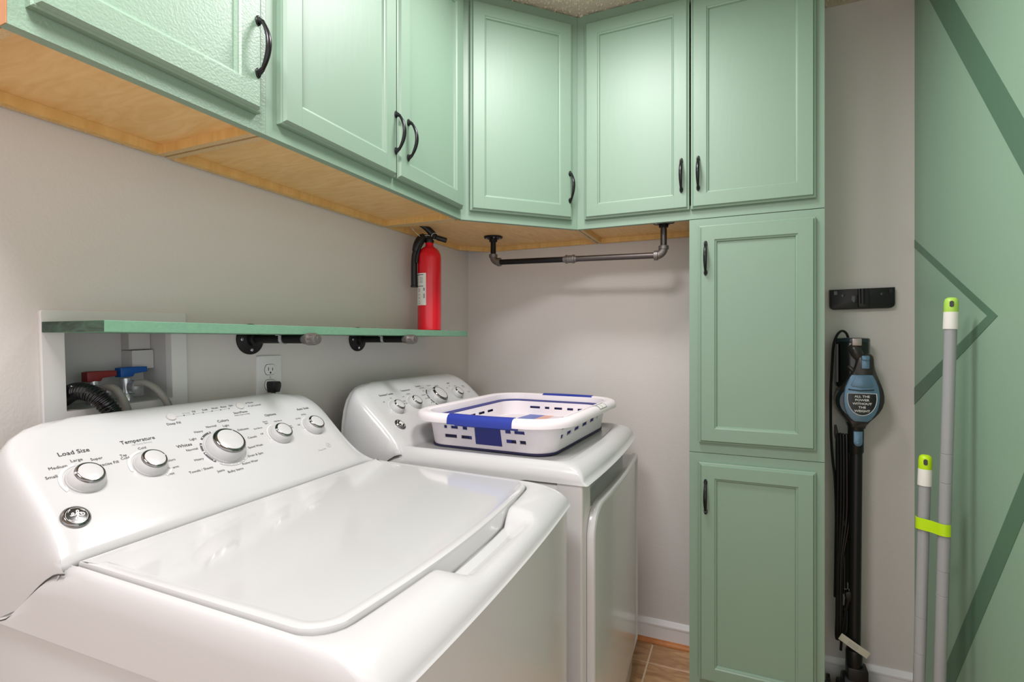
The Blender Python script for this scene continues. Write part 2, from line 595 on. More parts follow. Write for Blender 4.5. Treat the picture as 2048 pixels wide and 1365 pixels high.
# diagonal corner cabinet
t = thing('corner_wall_cabinet', 'green diagonal one-door upper cabinet set across the corner above the fire extinguisher', 'cabinet', (0, 0, ZB))
H = 0.759
BC = 0.105  # cut back corner
outl = [(0.003, -0.6095), (0.3045, -0.6095), (0.6095, -0.3045), (0.6095, -0.003), (BC, -0.003), (0.003, -BC)]
def poly_in(pts, d):
    n = len(pts)
    out = []
    for i in range(n):
        a, p, c = Vector(pts[i - 1]), Vector(pts[i]), Vector(pts[(i + 1) % n])
        e1 = (p - a).normalized()
        e2 = (c - p).normalized()
        n1 = Vector((-e1.y, e1.x))
        n2 = Vector((-e2.y, e2.x))
        bis = (n1 + n2)
        bis = bis / max(bis.length_squared, 1e-6) * 2
        q = p + bis * d
        out.append((q.x, q.y))
    return out
inn = poly_in(outl, 0.013)
bm = B()
prism(bm, inn, lambda a, b2, h: Vector((a, b2, h)), 0.019, 0.029)
finish(bm, 'bottom_panel', M['maple'], t, smooth=False)
bm = B()
prism(bm, inn, lambda a, b2, h: Vector((a, b2, h)), H - 0.012, H)
finish(bm, 'top_panel', M['maple'], t, smooth=False)
names = ['side_panel', None, 'side_panel', 'back_panel', 'back_panel', 'back_panel']
for i in range(6):
    if names[i] is None:
        continue
    j = (i + 1) % 6
    bm = B()
    zlo = 0.0
    oi, oj, ni, nj = Vector(outl[i]), Vector(outl[j]), Vector(inn[i]), Vector(inn[j])
    if i == 0:
        oj, nj = oi.lerp(oj, 0.93), ni.lerp(nj, 0.93)
    if i == 2:
        oi, ni = oi.lerp(oj, 0.07), ni.lerp(nj, 0.07)
    prism(bm, [oi, oj, nj, ni], lambda a, b2, h: Vector((a, b2, h)), zlo, H)
    finish(bm, names[i], M['chip'] if i in (0, 2) else M['maple2'], t, smooth=False)
    bm = B()
    ii, jj = Vector(inn[i]), Vector(inn[j])
    nn = Vector((-(jj - ii).y, (jj - ii).x)).normalized() * 0.0006
    prism(bm, [tuple(ii), tuple(jj), tuple(jj + nn), tuple(ii + nn)], lambda a, b2, h: Vector((a, b2, h)), 0.0005, 0.0189)
    finish(bm, 'inner_veneer', M['maple2'], t, smooth=False)
# diagonal front: an inner frame built in the XZ plane, turned by 45 degrees
fr = bpy.data.objects.new('front', None)
def turned(o, ang, loc):
    o.rotation_euler = (0, 0, ang)
    o.location = loc
FW = 0.4313
ff = face_frame(t, 0.0, FW, 0, H, 0.0, M['cab'], ls=0.038, rs=0.038)
for f_ in ff:
    turned(f_, PI / 4, (0.305, -0.61, 0))
d_ = door(t, 0.030, 0.404, 0.030, H - 0.036, -0.0005, M['cab'], 0.392, HZ)
turned(d_, PI / 4, (0.305, -0.61, 0))
bpy.data.objects.remove(fr)

def tall_cab(label, z0, z1, dz0, dz1, hz):
    t = thing('tall_cabinet', label, 'cabinet', (0.9905, -0.002, z0))
    w = 0.3825
    h = z1 - z0 - 0.0016
    D = 0.303
    ff = face_frame(t, 0, w, 0, h, -D, M['cab'], ls=0.036, rs=0.036, bot=dz0 - z0 + 0.012)
    for nm_, bx in (('side_panel', (0, 0.013, -D + 0.019, -0.002, 0, h)), ('side_panel', (w - 0.013, w, -D + 0.019, -0.002, 0, h)),
                    ('bottom_panel', (0.013, w - 0.013, -D + 0.019, -0.002, 0, 0.015)), ('top_panel', (0.013, w - 0.013, -D + 0.019, -0.002, h - 0.015, h)),
                    ('back_panel', (0.013, w - 0.013, -0.010, -0.002, 0.015, h - 0.015))):
        b_ = B()
        box(b_, *bx)
        finish(b_, nm_, M['cab'], t, smooth=False)
    door(t, 0.030, 0.359, dz0 - z0, dz1 - z0, -D - 0.0005, M['cab'], 0.051, (hz[0] - z0, hz[1] - z0))
    return t
tall_cab('green one-door upper section of the tall cabinet, directly under the back wall cabinet', 0.820, 1.5795, 0.854, 1.553, (1.396, 1.498))
tall_cab('green one-door lower section of the tall cabinet, standing on the floor', 0.0, 0.820, 0.088, 0.790, (0.631, 0.734))

# ---------------------------------------------------------------- green shelf and its pipe brackets
t = thing('wall_shelf', 'long green painted board shelf on the left wall holding the fire extinguisher', 'shelf', (0.002, -1.585, 1.1985))
bm = B()
box(bm, 0, 0.189, 0.0006, 1.232, 0, 0.0195, 0.0008)
finish(bm, 'board', M['shelfgreen'], t, smooth=False)
bm = B()
box(bm, 0.0005, 0.1885, -0.0006, 0.0008, 0.0004, 0.0191)
finish(bm, 'end_grain', M['shelfend'], t, smooth=False)['label'] = 'dark stained end grain of the shelf'

def bracket(label, y, clipx):
    t = thing('pipe_bracket', label, 'bracket', (0, y, 1.1872), group=None)
    b_ = B()
    lathe(b_, [(0.039, 0.0005), (0.039, 0.005), (0.036, 0.0075), (0.020, 0.009), (0.0175, 0.011), (0.0165, 0.024), (0.0145, 0.0255)], axis=(1, 0, 0), n=36)
    f = finish(b_, 'flange', M['blackmetal'], t)
    for a in (45 + 8, 135 + 8, 225 + 8, 315 + 8):
        a = math.radians(a + 38)
        b_ = B()
        c = Vector((0, math.cos(a) * 0.0275, math.sin(a) * 0.0275))
        lathe(b_, [(0.0042, 0.006), (0.0042, 0.0088), (0.003, 0.0098)], origin=c, axis=(1, 0, 0), n=12)
        lathe(b_, [(0.0013, 0.0099), (0.0013, 0.0101)], origin=c, axis=(1, 0, 0), n=6)
        finish(b_, 'screw', M['zinc'], f)
    b_ = B()
    lathe(b_, [(0.0106, 0.02), (0.0106, 0.205)], axis=(1, 0, 0), n=24)
    finish(b_, 'pipe', M['blackmetal'], t)
    b_ = B()
    lathe(b_, [(0.0108, 0.183), (0.0120, 0.185), (0.0120, 0.196), (0.0145, 0.198), (0.0150, 0.202), (0.0145, 0.206), (0.0138, 0.207), (0.0136, 0.222), (0.0120, 0.2275), (0.005, 0.2285)], axis=(1, 0, 0), n=28)
    for k in range(8):
        a = k * PI / 4
        box(b_, 0.207, 0.220, 0.0128 * math.cos(a) - 0.0016, 0.0128 * math.cos(a) + 0.0016, 0.0128 * math.sin(a) - 0.0016, 0.0128 * math.sin(a) + 0.0016)
    c = finish(b_, 'end_cap', M['iron'], t)
    b_ = B()
    box(b_, 0.2283, 0.2292, -0.0035, 0.0035, -0.0052, 0.0052, 0.0003)
    box(b_, 0.2283, 0.2296, -0.0045, 0.0045, -0.001, 0.001, 0.0003)
    finish(b_, 'cast_mark', M['iron'], c)
    b_ = B()
    pts = []
    for k in range(19):
        a = math.radians(200 + 140 * k / 18) if False else math.radians(180 + 180 * k / 18)
        pts.append((clipx, math.cos(a) * 0.0118, math.sin(a) * 0.0118))
    rings = [[Vector((p[0] + dx, p[1] * s, p[2] * s)) for dx, s in ((-0.0045, 0.92), (0.0045, 0.92), (0.0045, 1.1), (-0.0045, 1.1))] for p in pts]
    loft(b_, rings, cap0=True, cap1=True)
    box(b_, clipx - 0.0045, clipx + 0.0045, -0.022, -0.0108, 0.0085, 0.0105, 0.0004)
    box(b_, clipx - 0.0045, clipx + 0.0045, 0.0108, 0.022, 0.0085, 0.0105, 0.0004)
    box(b_, clipx - 0.0045, clipx + 0.0045, -0.0128, -0.0108, -0.001, 0.0105)
    box(b_, clipx - 0.0045, clipx + 0.0045, 0.0108, 0.0128, -0.001, 0.0105)
    finish(b_, 'strap', M['zinc'], t)
    return t
bracket('black iron pipe shelf bracket above the wall outlet', -1.1555, 0.118)
bracket('black iron pipe shelf bracket nearer the fire extinguisher', -0.7525, 0.108)

# ---------------------------------------------------------------- fire extinguisher
t = thing('fire_extinguisher', 'red fire extinguisher with black hose and white label standing on the green shelf', 'extinguisher', (0.100, -0.478, 1.2184), (0, 0, math.radians(-45)))
bm = B()
lathe(bm, [(0.038, 0.0), (0.0425, 0.003), (0.0430, 0.010), (0.0430, 0.265), (0.0415, 0.278), (0.036, 0.292), (0.027, 0.302), (0.017, 0.308), (0.0145, 0.314), (0.0145, 0.326), (0.012, 0.328)], n=48)
finish(bm, 'cylinder', M['red'], t, ang=50)
bm = B()
# label wraps the side that faces the camera-left
a0, a1 = math.radians(-150), math.radians(-28)
rows = [0.092, 0.2055]
N = 18
rings = []
for z in (0.0915, 0.2075):
    rings.append([Vector((0.0434 * math.cos(a0 + (a1 - a0) * k / N), 0.0434 * math.sin(a0 + (a1 - a0) * k / N), z)) for k in range(N + 1)])
loft(bm, rings, closed=False)
lb = finish(bm, 'label', M['paper'], t)
def wrap(zc, ac, r=0.0437):
    return lambda a, b2: Vector((r * math.cos(ac + a / r), r * math.sin(ac + a / r), zc + b2))
bm = B()
for z, h, wd in ((0.2015, 0.0022, 0.058), (0.1605, 0.0022, 0.058)):
    pl = wrap(z, math.radians(-80))
    n = 14
    v1 = [bm.verts.new(pl(-wd / 2 + wd * k / n, -h / 2)) for k in range(n + 1)]
    v2 = [bm.verts.new(pl(-wd / 2 + wd * k / n, h / 2)) for k in range(n + 1)]
    for k in range(n):
        bm.faces.new((v1[k], v1[k + 1], v2[k + 1], v2[k]))
rp = random.Random(3)
def dash(zz, ang0, wd, hh):
    pl = wrap(zz, math.radians(ang0))
    n = 4
    v1 = [bm.verts.new(pl(-wd / 2 + wd * k / n, -hh / 2)) for k in range(n + 1)]
    v2 = [bm.verts.new(pl(-wd / 2 + wd * k / n, hh / 2)) for k in range(n + 1)]
    for k in range(n):
        bm.faces.new((v1[k], v1[k + 1], v2[k + 1], v2[k]))
for zz in (0.192, 0.187, 0.182, 0.177, 0.173):
    dash(zz, -55, rp.uniform(0.014, 0.020), 0.0011)
    dash(zz, -88, rp.uniform(0.012, 0.020), 0.0011)
for zz in (0.150, 0.146, 0.142, 0.130, 0.118, 0.106, 0.099):
    dash(zz, -68, rp.uniform(0.006, 0.012), 0.0013)
for zz in (0.1525, 0.149, 0.1455):
    dash(zz, -38, 0.006, 0.0022)
for k in range(9):
    dash(0.132 - k * 0.0018, -38, 0.006, 0.001)
flat(bm, 'label_print', M['print'], lb)
bm = B()
lathe(bm, [(0.016, 0.322), (0.017, 0.326), (0.017, 0.338), (0.013, 0.346), (0.012, 0.352)], n=20)
box(bm, -0.011, 0.011, -0.030, 0.034, 0.336, 0.352, 0.004, 2)
valve = finish(bm, 'valve', M['blackp'], t)
bm = B()
lathe(bm, [(0.0085, -0.005), (0.0095, 0.0), (0.0095, 0.030), (0.0085, 0.034)], origin=(0.012, 0.028, 0.341), axis=(0.15, 0.95, -0.25), n=16)
finish(bm, 'gauge_stub', M['blackp'], t)
bm = B()  # carrying lever, curling up to the left
pts = [(0.0, 0.020, 0.345), (0.0, 0.010, 0.358), (0.0, -0.008, 0.374), (0.0, -0.026, 0.385), (0.0, -0.044, 0.390), (0.0, -0.054, 0.387)]
tube(bm, pts, lambda u: 0.0150 - 0.009 * u, 12, k=5, squash=((1, 0, 0), 0.8))
finish(bm, 'lever', M['blackp'], t)
bm = B()
tube(bm, [(0.0, -0.018, 0.345), (0, -0.030, 0.335), (0, -0.043, 0.312), (0, -0.051, 0.288)], lambda u: 0.013 + 0.004 * math.sin(u * PI), 12, k=5)
tube(bm, [(0.01, -0.030, 0.325), (0.012, -0.040, 0.295), (0.012, -0.0475, 0.262), (0.012, -0.049, 0.245)], 0.006, 10, k=5)
finish(bm, 'hose_elbow', M['blackp'], t)
bm = B()
tube(bm, [(-0.002, -0.046, 0.300), (-0.003, -0.0540, 0.272), (-0.003, -0.0555, 0.22), (-0.003, -0.0550, 0.165)], lambda u: 0.0105 + 0.001 * u, 14, k=6)
lathe(bm, [(0.0125, 0.0), (0.0135, 0.004), (0.0120, 0.008)], origin=(-0.003, -0.0550, 0.158), n=16)
finish(bm, 'hose', M['blackp'], t)
bm = B()
tube(bm, [(0.012 + 0.0, 0.018 + 0.0125 * math.cos(a), 0.345 + 0.0125 * math.sin(a)) for a in [k * 2 * PI / 24 for k in range(25)]], 0.0010, 6)
tube(bm, [(0.012, 0.006, 0.344), (0.012, -0.008, 0.348), (0.012, -0.022, 0.344), (0.012, -0.035, 0.330), (0.012, -0.046, 0.312)], 0.0010, 6, k=4)
tube(bm, [(0.012, -0.030, 0.336), (0.012, -0.050, 0.352), (0.012, -0.068, 0.370)], 0.0009, 6, k=3)
finish(bm, 'zip_tie', M['bronzegrey'], t)

# ---------------------------------------------------------------- laundry outlet box
t = thing('laundry_outlet_box', 'white recessed washing machine outlet box in the left wall behind the shelf', 'outlet box', (0.0, -1.4535, 1.131), (math.radians(1.6), 0, 0))
bm = B()
oy0, oy1, oz0, oz1 = -0.1325, 0.1325, -0.108, 0.112
iy0, iy1, iz0, iz1 = -0.097, 0.097, -0.075, 0.076
O_ = rrect(oy0, oy1, oz0, oz1, 0.004, 3)
I_ = rrect(iy0, iy1, iz0, iz1, 0.0015, 3)
loft(bm, [[Vector((0.0003, a, b2)) for a, b2 in O_], [Vector((0.0055, a, b2)) for a, b2 in O_], [Vector((0.0075, a * 0.985, b2 * 0.985)) for a, b2 in O_],
          [Vector((0.0075, a, b2)) for a, b2 in I_], [Vector((-0.012, a, b2)) for a, b2 in I_]])
fr_ = finish(bm, 'frame', M['outbox'], t, ang=30)
bm = B()
loft(bm, [[Vector((-0.012, a, b2)) for a, b2 in I_], [Vector((-0.088, a * .97, b2 * .97)) for a, b2 in I_]], cap1=True)
box(bm, -0.088, -0.050, 0.050, 0.094, -0.010, 0.030)
box(bm, -0.088, -0.060, 0.050, 0.094, 0.032, 0.073)
finish(bm, 'box_interior', M['outin'], t, smooth=False)
bm = B()
for k, sx in enumerate((-0.070, 0.052)):
    for q in range(8):
        a = sx + q * 0.0045
        box(bm, 0.0072, 0.0079, a, a + 0.0028, -0.096 + 0.004 * (k == 1), -0.0915 + 0.004 * (k == 1))
finish(bm, 'embossed_marks', M['outbox'], fr_, smooth=False)
def valve_part(yc, hm, zc):
    b_ = B()
    lathe(b_, [(0.012, -0.005), (0.0125, 0.0), (0.0125, 0.016), (0.011, 0.018)], origin=(-0.042, yc, iz0 - 0.002), axis=(0, 0, 1), n=8)
    lathe(b_, [(0.010, 0.0), (0.010, 0.036)], origin=(-0.042, yc, iz0 + 0.012), axis=(0, 0, 1), n=16)
    lathe(b_, [(0.011, 0.0), (0.011, 0.018), (0.0145, 0.019), (0.0150, 0.030), (0.0115, 0.031)], origin=(-0.050, yc + 0.002, zc - 0.030), axis=(1, 0.35, 0), n=18)
    v = finish(b_, 'valve', M['zinc'], t)
    b_ = B()
    prism(b_, [(yc - 0.014, zc - 0.008), (yc + 0.010, zc - 0.008), (yc + 0.014, zc - 0.002), (yc + 0.039, zc), (yc + 0.039, zc + 0.011), (yc + 0.012, zc + 0.012), (yc - 0.006, zc + 0.0125), (yc - 0.014, zc + 0.011)],
          lambda a, c, h: Vector((-0.052 + h, a, c)), 0, 0.020, 0.002)
    finish(b_, 'valve_handle', hm, v)
    return v
valve_part(-0.029, M['vred'], -0.020)
valve_part(0.031, M['vblue'], -0.016)

# hoses
def hose(label, pts, r, name='water_hose', mt=None, ribs=False):
    b_ = B()
    if ribs:
        P = catmull(pts, 26)
        L = len(P)
        tube(b_, P, lambda u: r * (1.0 if int(u * (L - 1)) % 4 < 2 else 0.90), 18)
    else:
        tube(b_, pts, r, 12, k=8)
    return tag(finish(b_, name, mt or M['hosec'], ang=50 if not ribs else 25), label, 'hose')
hose('grey braided supply hose from the blue-handled valve', [(-0.020, -1.4135, 1.0950), (0.000, -1.406, 1.0945), (0.022, -1.396, 1.080), (0.034, -1.382, 1.050), (0.036, -1.372, 1.010), (0.034, -1.366, 0.95)], 0.0072)
hose('grey braided supply hose from the red-handled valve, partly behind the black hose', [(-0.020, -1.4735, 1.0910), (0.000, -1.468, 1.090), (0.014, -1.462, 1.076), (0.020, -1.453, 1.045), (0.022, -1.445, 1.00), (0.022, -1.44, 0.95)], 0.0072)
hose('black corrugated drain hose curving out of the outlet box', [(-0.060, -1.522, 1.072), (-0.020, -1.526, 1.086), (0.012, -1.524, 1.0885), (0.036, -1.511, 1.076), (0.047, -1.492, 1.042), (0.046, -1.478, 1.00), (0.045, -1.470, 0.94)], 0.0165, 'drain_hose', M['blackgl'], True)

# wall outlet
t = thing('wall_outlet', 'white duplex wall outlet behind the washing machine', 'outlet', (0.0, -1.0985, 1.0865))
bm = B()
prism(bm, rrect(-0.0385, 0.0385, -0.0575, 0.0575, 0.004, 4), lambda a, b2, h: Vector((h, a, b2)), 0.0003, 0.0065, 0.003)
pl = finish(bm, 'cover_plate', M['plate'], t)
for zc in (0.0205, -0.0195):
    bm = B()
    pts = [(0.017 * math.cos(a), zc + max(-0.0135, min(0.0135, 0.017 * math.sin(a)))) for a in [k * 2 * PI / 32 for k in range(32)]]
    prism(bm, pts, lambda a, b2, h: Vector((h, a, b2)), 0.0055, 0.0085, 0.0008)
    rc = finish(bm, 'receptacle', M['plate'], t)
    bm = B()
    pts2 = [(a * 1.07, zc + (b2 - zc) * 1.07) for a, b2 in pts]
    prism(bm, pts2, lambda a, b2, h: Vector((h, a, b2)), 0.006, 0.0067)
    finish(bm, 'gap_ring', M['seam'], rc)
    bm = B()
    box(bm, 0.008, 0.0087, -0.0075, -0.0055, zc - 0.003, zc + 0.006)
    box(bm, 0.008, 0.0087, 0.0055, 0.0075, zc - 0.003, zc + 0.0045)
    lathe(bm, [(0.0026, 0), (0.0026, 0.0007)], origin=(0.008, 0, zc - 0.0082), axis=(1, 0, 0), n=12)
    finish(bm, 'slots', M['print'], rc)
bm = B()
lathe(bm, [(0.0028, 0), (0.0024, 0.0016)], origin=(0.0062, 0, 0), axis=(1, 0, 0), n=12)
box(bm, 0.0078, 0.0081, -0.002, 0.002, -0.0004, 0.0004)
finish(bm, 'screw', M['zinc'], t)
bm = B()
prism(bm, [(-0.010, -0.018), (0.010, -0.018), (0.015, -0.004), (0.015, 0.005), (0.011, 0.010), (-0.011, 0.010), (-0.013, 0.004)], lambda a, b2, h: Vector((0.0088 + h, -1.0985 + a, 1.066 + b2)), 0, 0.024, 0.004)
tube(bm, [(0.018, -1.0985, 1.056), (0.019, -1.098, 1.035), (0.018, -1.096, 0.98), (0.018, -1.094, 0.90)], 0.0055, 10, k=5)
tag(finish(bm, 'power_plug', M['blackp']), 'black power plug in the lower socket of the wall outlet', 'plug')

# ---------------------------------------------------------------- washer and dryer
TH = math.radians(42)
PX0, PZ0 = 0.24, 0.888
def panel(y, s, h=0.0):
    return Vector((PX0 - s * math.cos(TH) + h * math.sin(TH), y, PZ0 + s * math.sin(TH) + h * math.cos(TH)))

def console(parent, yL, yR, top=0.246):
    """sloping control console; yL/yR = panel half widths left/right at mid height"""
    W = 0.345
    rows = []  # (x, z, insetL, insetR)
    def pr(s, i):
        p = panel(0, s)
        rows.append((p.x, p.z, i))
    rows.append((PX0 - 0.004, PZ0 - 0.030, -0.012))
    rows.append((PX0 + 0.004, PZ0 - 0.014, -0.012))
    rows.append((PX0 + 0.0035, PZ0 - 0.006, -0.010))
    pr(0.004, -0.006)
    for s, i in ((0.02, -0.003), (0.05, -0.001), (0.09, 0), (0.13, 0.0), (0.165, 0.001), (0.185, 0.004), (0.200, 0.010), (0.214, 0.019), (0.226, 0.031), (0.236, 0.046), (0.242, 0.062), (top, 0.082)):
        pr(s, i)
    xt, zt = rows[-1][0], rows[-1][1]
    rows.append((xt - 0.005, zt + 0.0022, 0.090))
    rows.append((xt - 0.010, zt + 0.0015, 0.094))
    rows.append((xt - 0.012, zt - 0.0005, 0.095))
    nt = 40
    b_ = B()
    grid = []
    for (x, z, i) in rows:
        a, c = -yL + i, yR - i
        # the panel edge is slightly rolled back
        line = []
        for k in range(nt + 1):
            u = k / nt
            y = a + (c - a) * u
            e = min(y - a, c - y)
            roll = 0.004 * max(0, 1 - e / 0.012) ** 2
            line.append(b_.verts.new((x - roll * 0.7, y, z - roll * 0.7)))
        grid.append(line)
    for r in range(len(grid) - 1):
        for k in range(nt):
            b_.faces.new((grid[r][k], grid[r][k + 1], grid[r + 1][k + 1], grid[r + 1][k]))
    # cheeks
    nr = len(rows)
    for side in (0, 1):
        sg = -1 if side == 0 else 1
        cols = []
        for r, (x, z, i) in enumerate(rows):
            E = grid[r][0 if side == 0 else nt].co.copy()
            s = max(0.0, min(1.0, (PX0 - x) / (PX0 - 0.045)))
            # seam curve with the top cover
            if s < 0.5:
                q = s / 0.5
                q2 = q * q * (3 - 2 * q)
                Q = Vector((0.252 - 0.155 * q, sg * (0.3425 + 0.004 * q), 0.872 - 0.090 * q2))
            else:
                q = (s - 0.5) / 0.5
                Q = Vector((0.097 - 0.052 * min(1, q * 1.0), sg * 0.3465, 0.782))
            col = [E]
            NS = 9
            for k in range(1, NS + 1):
                tt = k / NS
                zx = lerp(1.15, 2.3, s)
                yx = lerp(2.2, 2.7, s)
                yy = E.y + (Q.y - E.y) * (1 - (1 - tt) ** yx)
                col.append(Vector((E.x + (Q.x - E.x) * tt ** zx, yy, E.z + (Q.z - E.z) * tt ** zx)))
            cols.append(col)
        vv = [[grid[r][0 if side == 0 else nt]] + [b_.verts.new(p) for p in cols[r][1:]] for r in range(nr)]
        for r in range(nr - 1):
            for k in range(len(vv[0]) - 1):
                try:
                    b_.faces.new((vv[r][k], vv[r + 1][k], vv[r + 1][k + 1], vv[r][k + 1]))
                except ValueError:
                    pass
    # back closing plate
    lastrow = [v.co.copy() for v in grid[-1]]
    bott = [b_.verts.new((0.045, v.y * 1.02, 0.782)) for v in lastrow]
    for k in range(nt):
        b_.faces.new((grid[-1][k], grid[-1][k + 1], bott[k + 1], bott[k]))
    con_ = finish(b_, 'control_console', M['whitep'], parent, ang=40)
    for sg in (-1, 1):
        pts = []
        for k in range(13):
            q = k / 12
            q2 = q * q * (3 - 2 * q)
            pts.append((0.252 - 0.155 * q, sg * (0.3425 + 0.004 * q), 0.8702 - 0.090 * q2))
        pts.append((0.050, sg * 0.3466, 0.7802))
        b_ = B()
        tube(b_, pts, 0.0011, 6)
        finish(b_, 'painted_seam_shade', M['seam'], con_)  # thin dark tube paints the shade of the open seam below the console
    return con_

def knob(parent, y, s, r_top, r_base, h, notch):
    o = panel(y, s)
    n = Vector((math.sin(TH), 0, math.cos(TH)))
    b_ = B()
    lathe(b_, [(r_base * 1.02, 0.0006), (r_base * 1.02, 0.0016), (r_base * 0.985, 0.0018), (r_base * 0.97, 0.004), (r_base * 0.93, h * 0.55), (r_top * 0.99, h * 0.80)], origin=o, axis=n, n=40)
    lathe(b_, [(r_top * 0.80, h * 0.9), (r_top * 0.80, h * 0.985), (r_top * 0.74, h * 1.005), (r_top * 0.3, h * 1.03), (0.0001, h * 1.035)], origin=o, axis=n, n=40)
    k = finish(b_, 'knob', M['whitep'], parent, ang=35)
    b_ = B()
    prof = [(r_top * 0.985, h * 0.66), (r_top * 1.0, h * 0.72), (r_top * 0.985, h * 0.88), (r_top * 0.88, h * 0.99), (r_top * 0.80, h * 0.995), (r_top * 0.79, h * 0.92)]
    lathe(b_, prof, origin=o, axis=n, n=48)
    finish(b_, 'chrome_ring', M['chrome'], k, ang=50)
    # pointer notch
    u = Vector((0, 1, 0))
    v = n.cross(u) * -1
    v = Vector((-math.cos(TH), 0, math.sin(TH)))
    d = u * math.cos(notch) + v * math.sin(notch)
    e = n.cross(d)
    b_ = B()
    ps_ = [o + d * (r_top * 0.80) - e * 0.0016 + n * h * 1.004, o + d * (r_top * 1.01) - e * 0.0016 + n * h * 0.95, o + d * (r_top * 1.01) + e * 0.0016 + n * h * 0.95, o + d * (r_top * 0.80) + e * 0.0016 + n * h * 1.004]
    ps2 = [p - n * 0.004 for p in ps_]
    loft(b_, [ps2, ps_], cap0=True, cap1=True)
    finish(b_, 'pointer', M['whitep'], k, smooth=False)
    b_ = B()
    ring = []
    for dr in (r_base * 1.0, r_base * 1.055):
        ring.append([o + (u * math.cos(a) + v * math.sin(a)) * dr + n * 0.0005 for a in [q * 2 * PI / 48 for q in range(48)]])
    loft(b_, ring)
    finish(b_, 'base_gap', M['printg'], k, smooth=False)
    return k

def emblem(parent, y, s, r):
    o = panel(y, s)
    n = Vector((math.sin(TH), 0, math.cos(TH)))
    v = Vector((-math.cos(TH), 0, math.sin(TH)))
    u = Vector((0, 1, 0))
    b_ = B()
    lathe(b_, [(r, 0.0003), (r, 0.0022), (r * 0.94, 0.0040), (r * 0.80, 0.0052), (r * 0.78, 0.0046)], origin=o, axis=n, n=48)
    e = finish(b_, 'emblem', M['chrome'], parent, ang=40)
    b_ = B()
    lathe(b_, [(r * 0.775, 0.0046), (r * 0.775, 0.0052), (r * 0.5, 0.0058), (0.0001, 0.0061)], origin=o, axis=n, n=48)
    finish(b_, 'emblem_face', M['badge'], e, ang=60)
    def P(a, c, h=0.0064):
        rr = math.hypot(a, c)
        return o + (u * a + v * c) * r + n * (0.0062 - 0.0012 * (rr / 0.78) ** 2 + 0.0003)
    strokes = [
        # flowing script: a looped e-like form, then a tall looped letter with a curl
        [(-0.42, 0.10), (-0.36, 0.02), (-0.24, 0.03), (-0.16, 0.16), (-0.18, 0.26), (-0.26, 0.24), (-0.29, 0.12), (-0.22, 0.00), (-0.10, 0.02), (0.0, 0.14), (0.04, 0.19)],
        [(0.04, 0.19), (-0.02, 0.06), (0.02, 0.02), (0.10, 0.10), (0.02, -0.06), (-0.12, -0.22), (-0.22, -0.36), (-0.16, -0.44), (-0.04, -0.36), (0.0, -0.18), (0.08, 0.02), (0.20, 0.16)],
        [(0.34, 0.16), (0.22, 0.10), (0.08, 0.22), (0.10, 0.38), (0.20, 0.40), (0.22, 0.28), (0.14, 0.14), (0.10, 0.0), (0.14, -0.14), (0.28, -0.20), (0.44, -0.14), (0.50, -0.02), (0.42, 0.08), (0.30, 0.04), (0.28, -0.06), (0.36, -0.08)],
    ]
    b_ = B()
    for st in strokes:
        Q = catmull([P(a, c) for a, c in st], 5)
        tube(b_, Q, 0.040 * r, 6)
    # rim flourishes
    for a0 in (20, 110, 200, 290):
        Q = [P(0.66 * math.cos(math.radians(a0 + k * 7)) * (1 - 0.02 * k), 0.66 * math.sin(math.radians(a0 + k * 7)) * (1 - 0.02 * k)) for k in range(5)]
        tube(b_, Q, lambda t_: 0.035 * r * (1 - 0.7 * t_), 6)
    Q = [P(0.72 * math.cos(k * 2 * PI / 48), 0.72 * math.sin(k * 2 * PI / 48)) for k in range(49)]
    tube(b_, Q, 0.014 * r, 5)
    finish(b_, 'monogram', M['paper'], e)
    return e

def arc_into(b_, y, s, r0, r1, a0, a1, h=0.0007, n=18):
    """flat printed arc, round ends; degrees, 0 = +y, 90 = up the panel"""
    rm, hw = (r0 + r1) / 2, (r1 - r0) / 2
    pts = [(rm + hw, a0 + (a1 - a0) * k / n) for k in range(n + 1)]
    pin = [(rm - hw, a0 + (a1 - a0) * k / n) for k in range(n + 1)]
    A = [b_.verts.new(panel(y + r * math.cos(math.radians(a)), s + r * math.sin(math.radians(a)), h)) for r, a in pts]
    Bv = [b_.verts.new(panel(y + r * math.cos(math.radians(a)), s + r * math.sin(math.radians(a)), h)) for r, a in pin]
    for k in range(n):
        b_.faces.new((A[k], A[k + 1], Bv[k + 1], Bv[k]))

def dot_into(b_, y, s, r, h=0.0009, n=12):
    vsd = [b_.verts.new(panel(y + r * math.cos(2 * PI * k / n), s + r * math.sin(2 * PI * k / n), h)) for k in range(n)]
    b_.faces.new(vsd)

def btn(parent, y, s, r):
    b_ = B()
    n = Vector((math.sin(TH), 0, math.cos(TH)))
    lathe(b_, [(r, 0.0003), (r, 0.0018), (r * 0.93, 0.0028), (r * 0.8, 0.0030), (0.0001, 0.0024)], origin=panel(y, s), axis=n, n=32)
    return finish(b_, 'button', M['btn'], parent, ang=40)

def lerp(a, b, t):
    return a + (b - a) * t

def sm(a, b, x):
    t = max(0, min(1, (x - a) / (b - a)))
    return t * t * (3 - 2 * t)

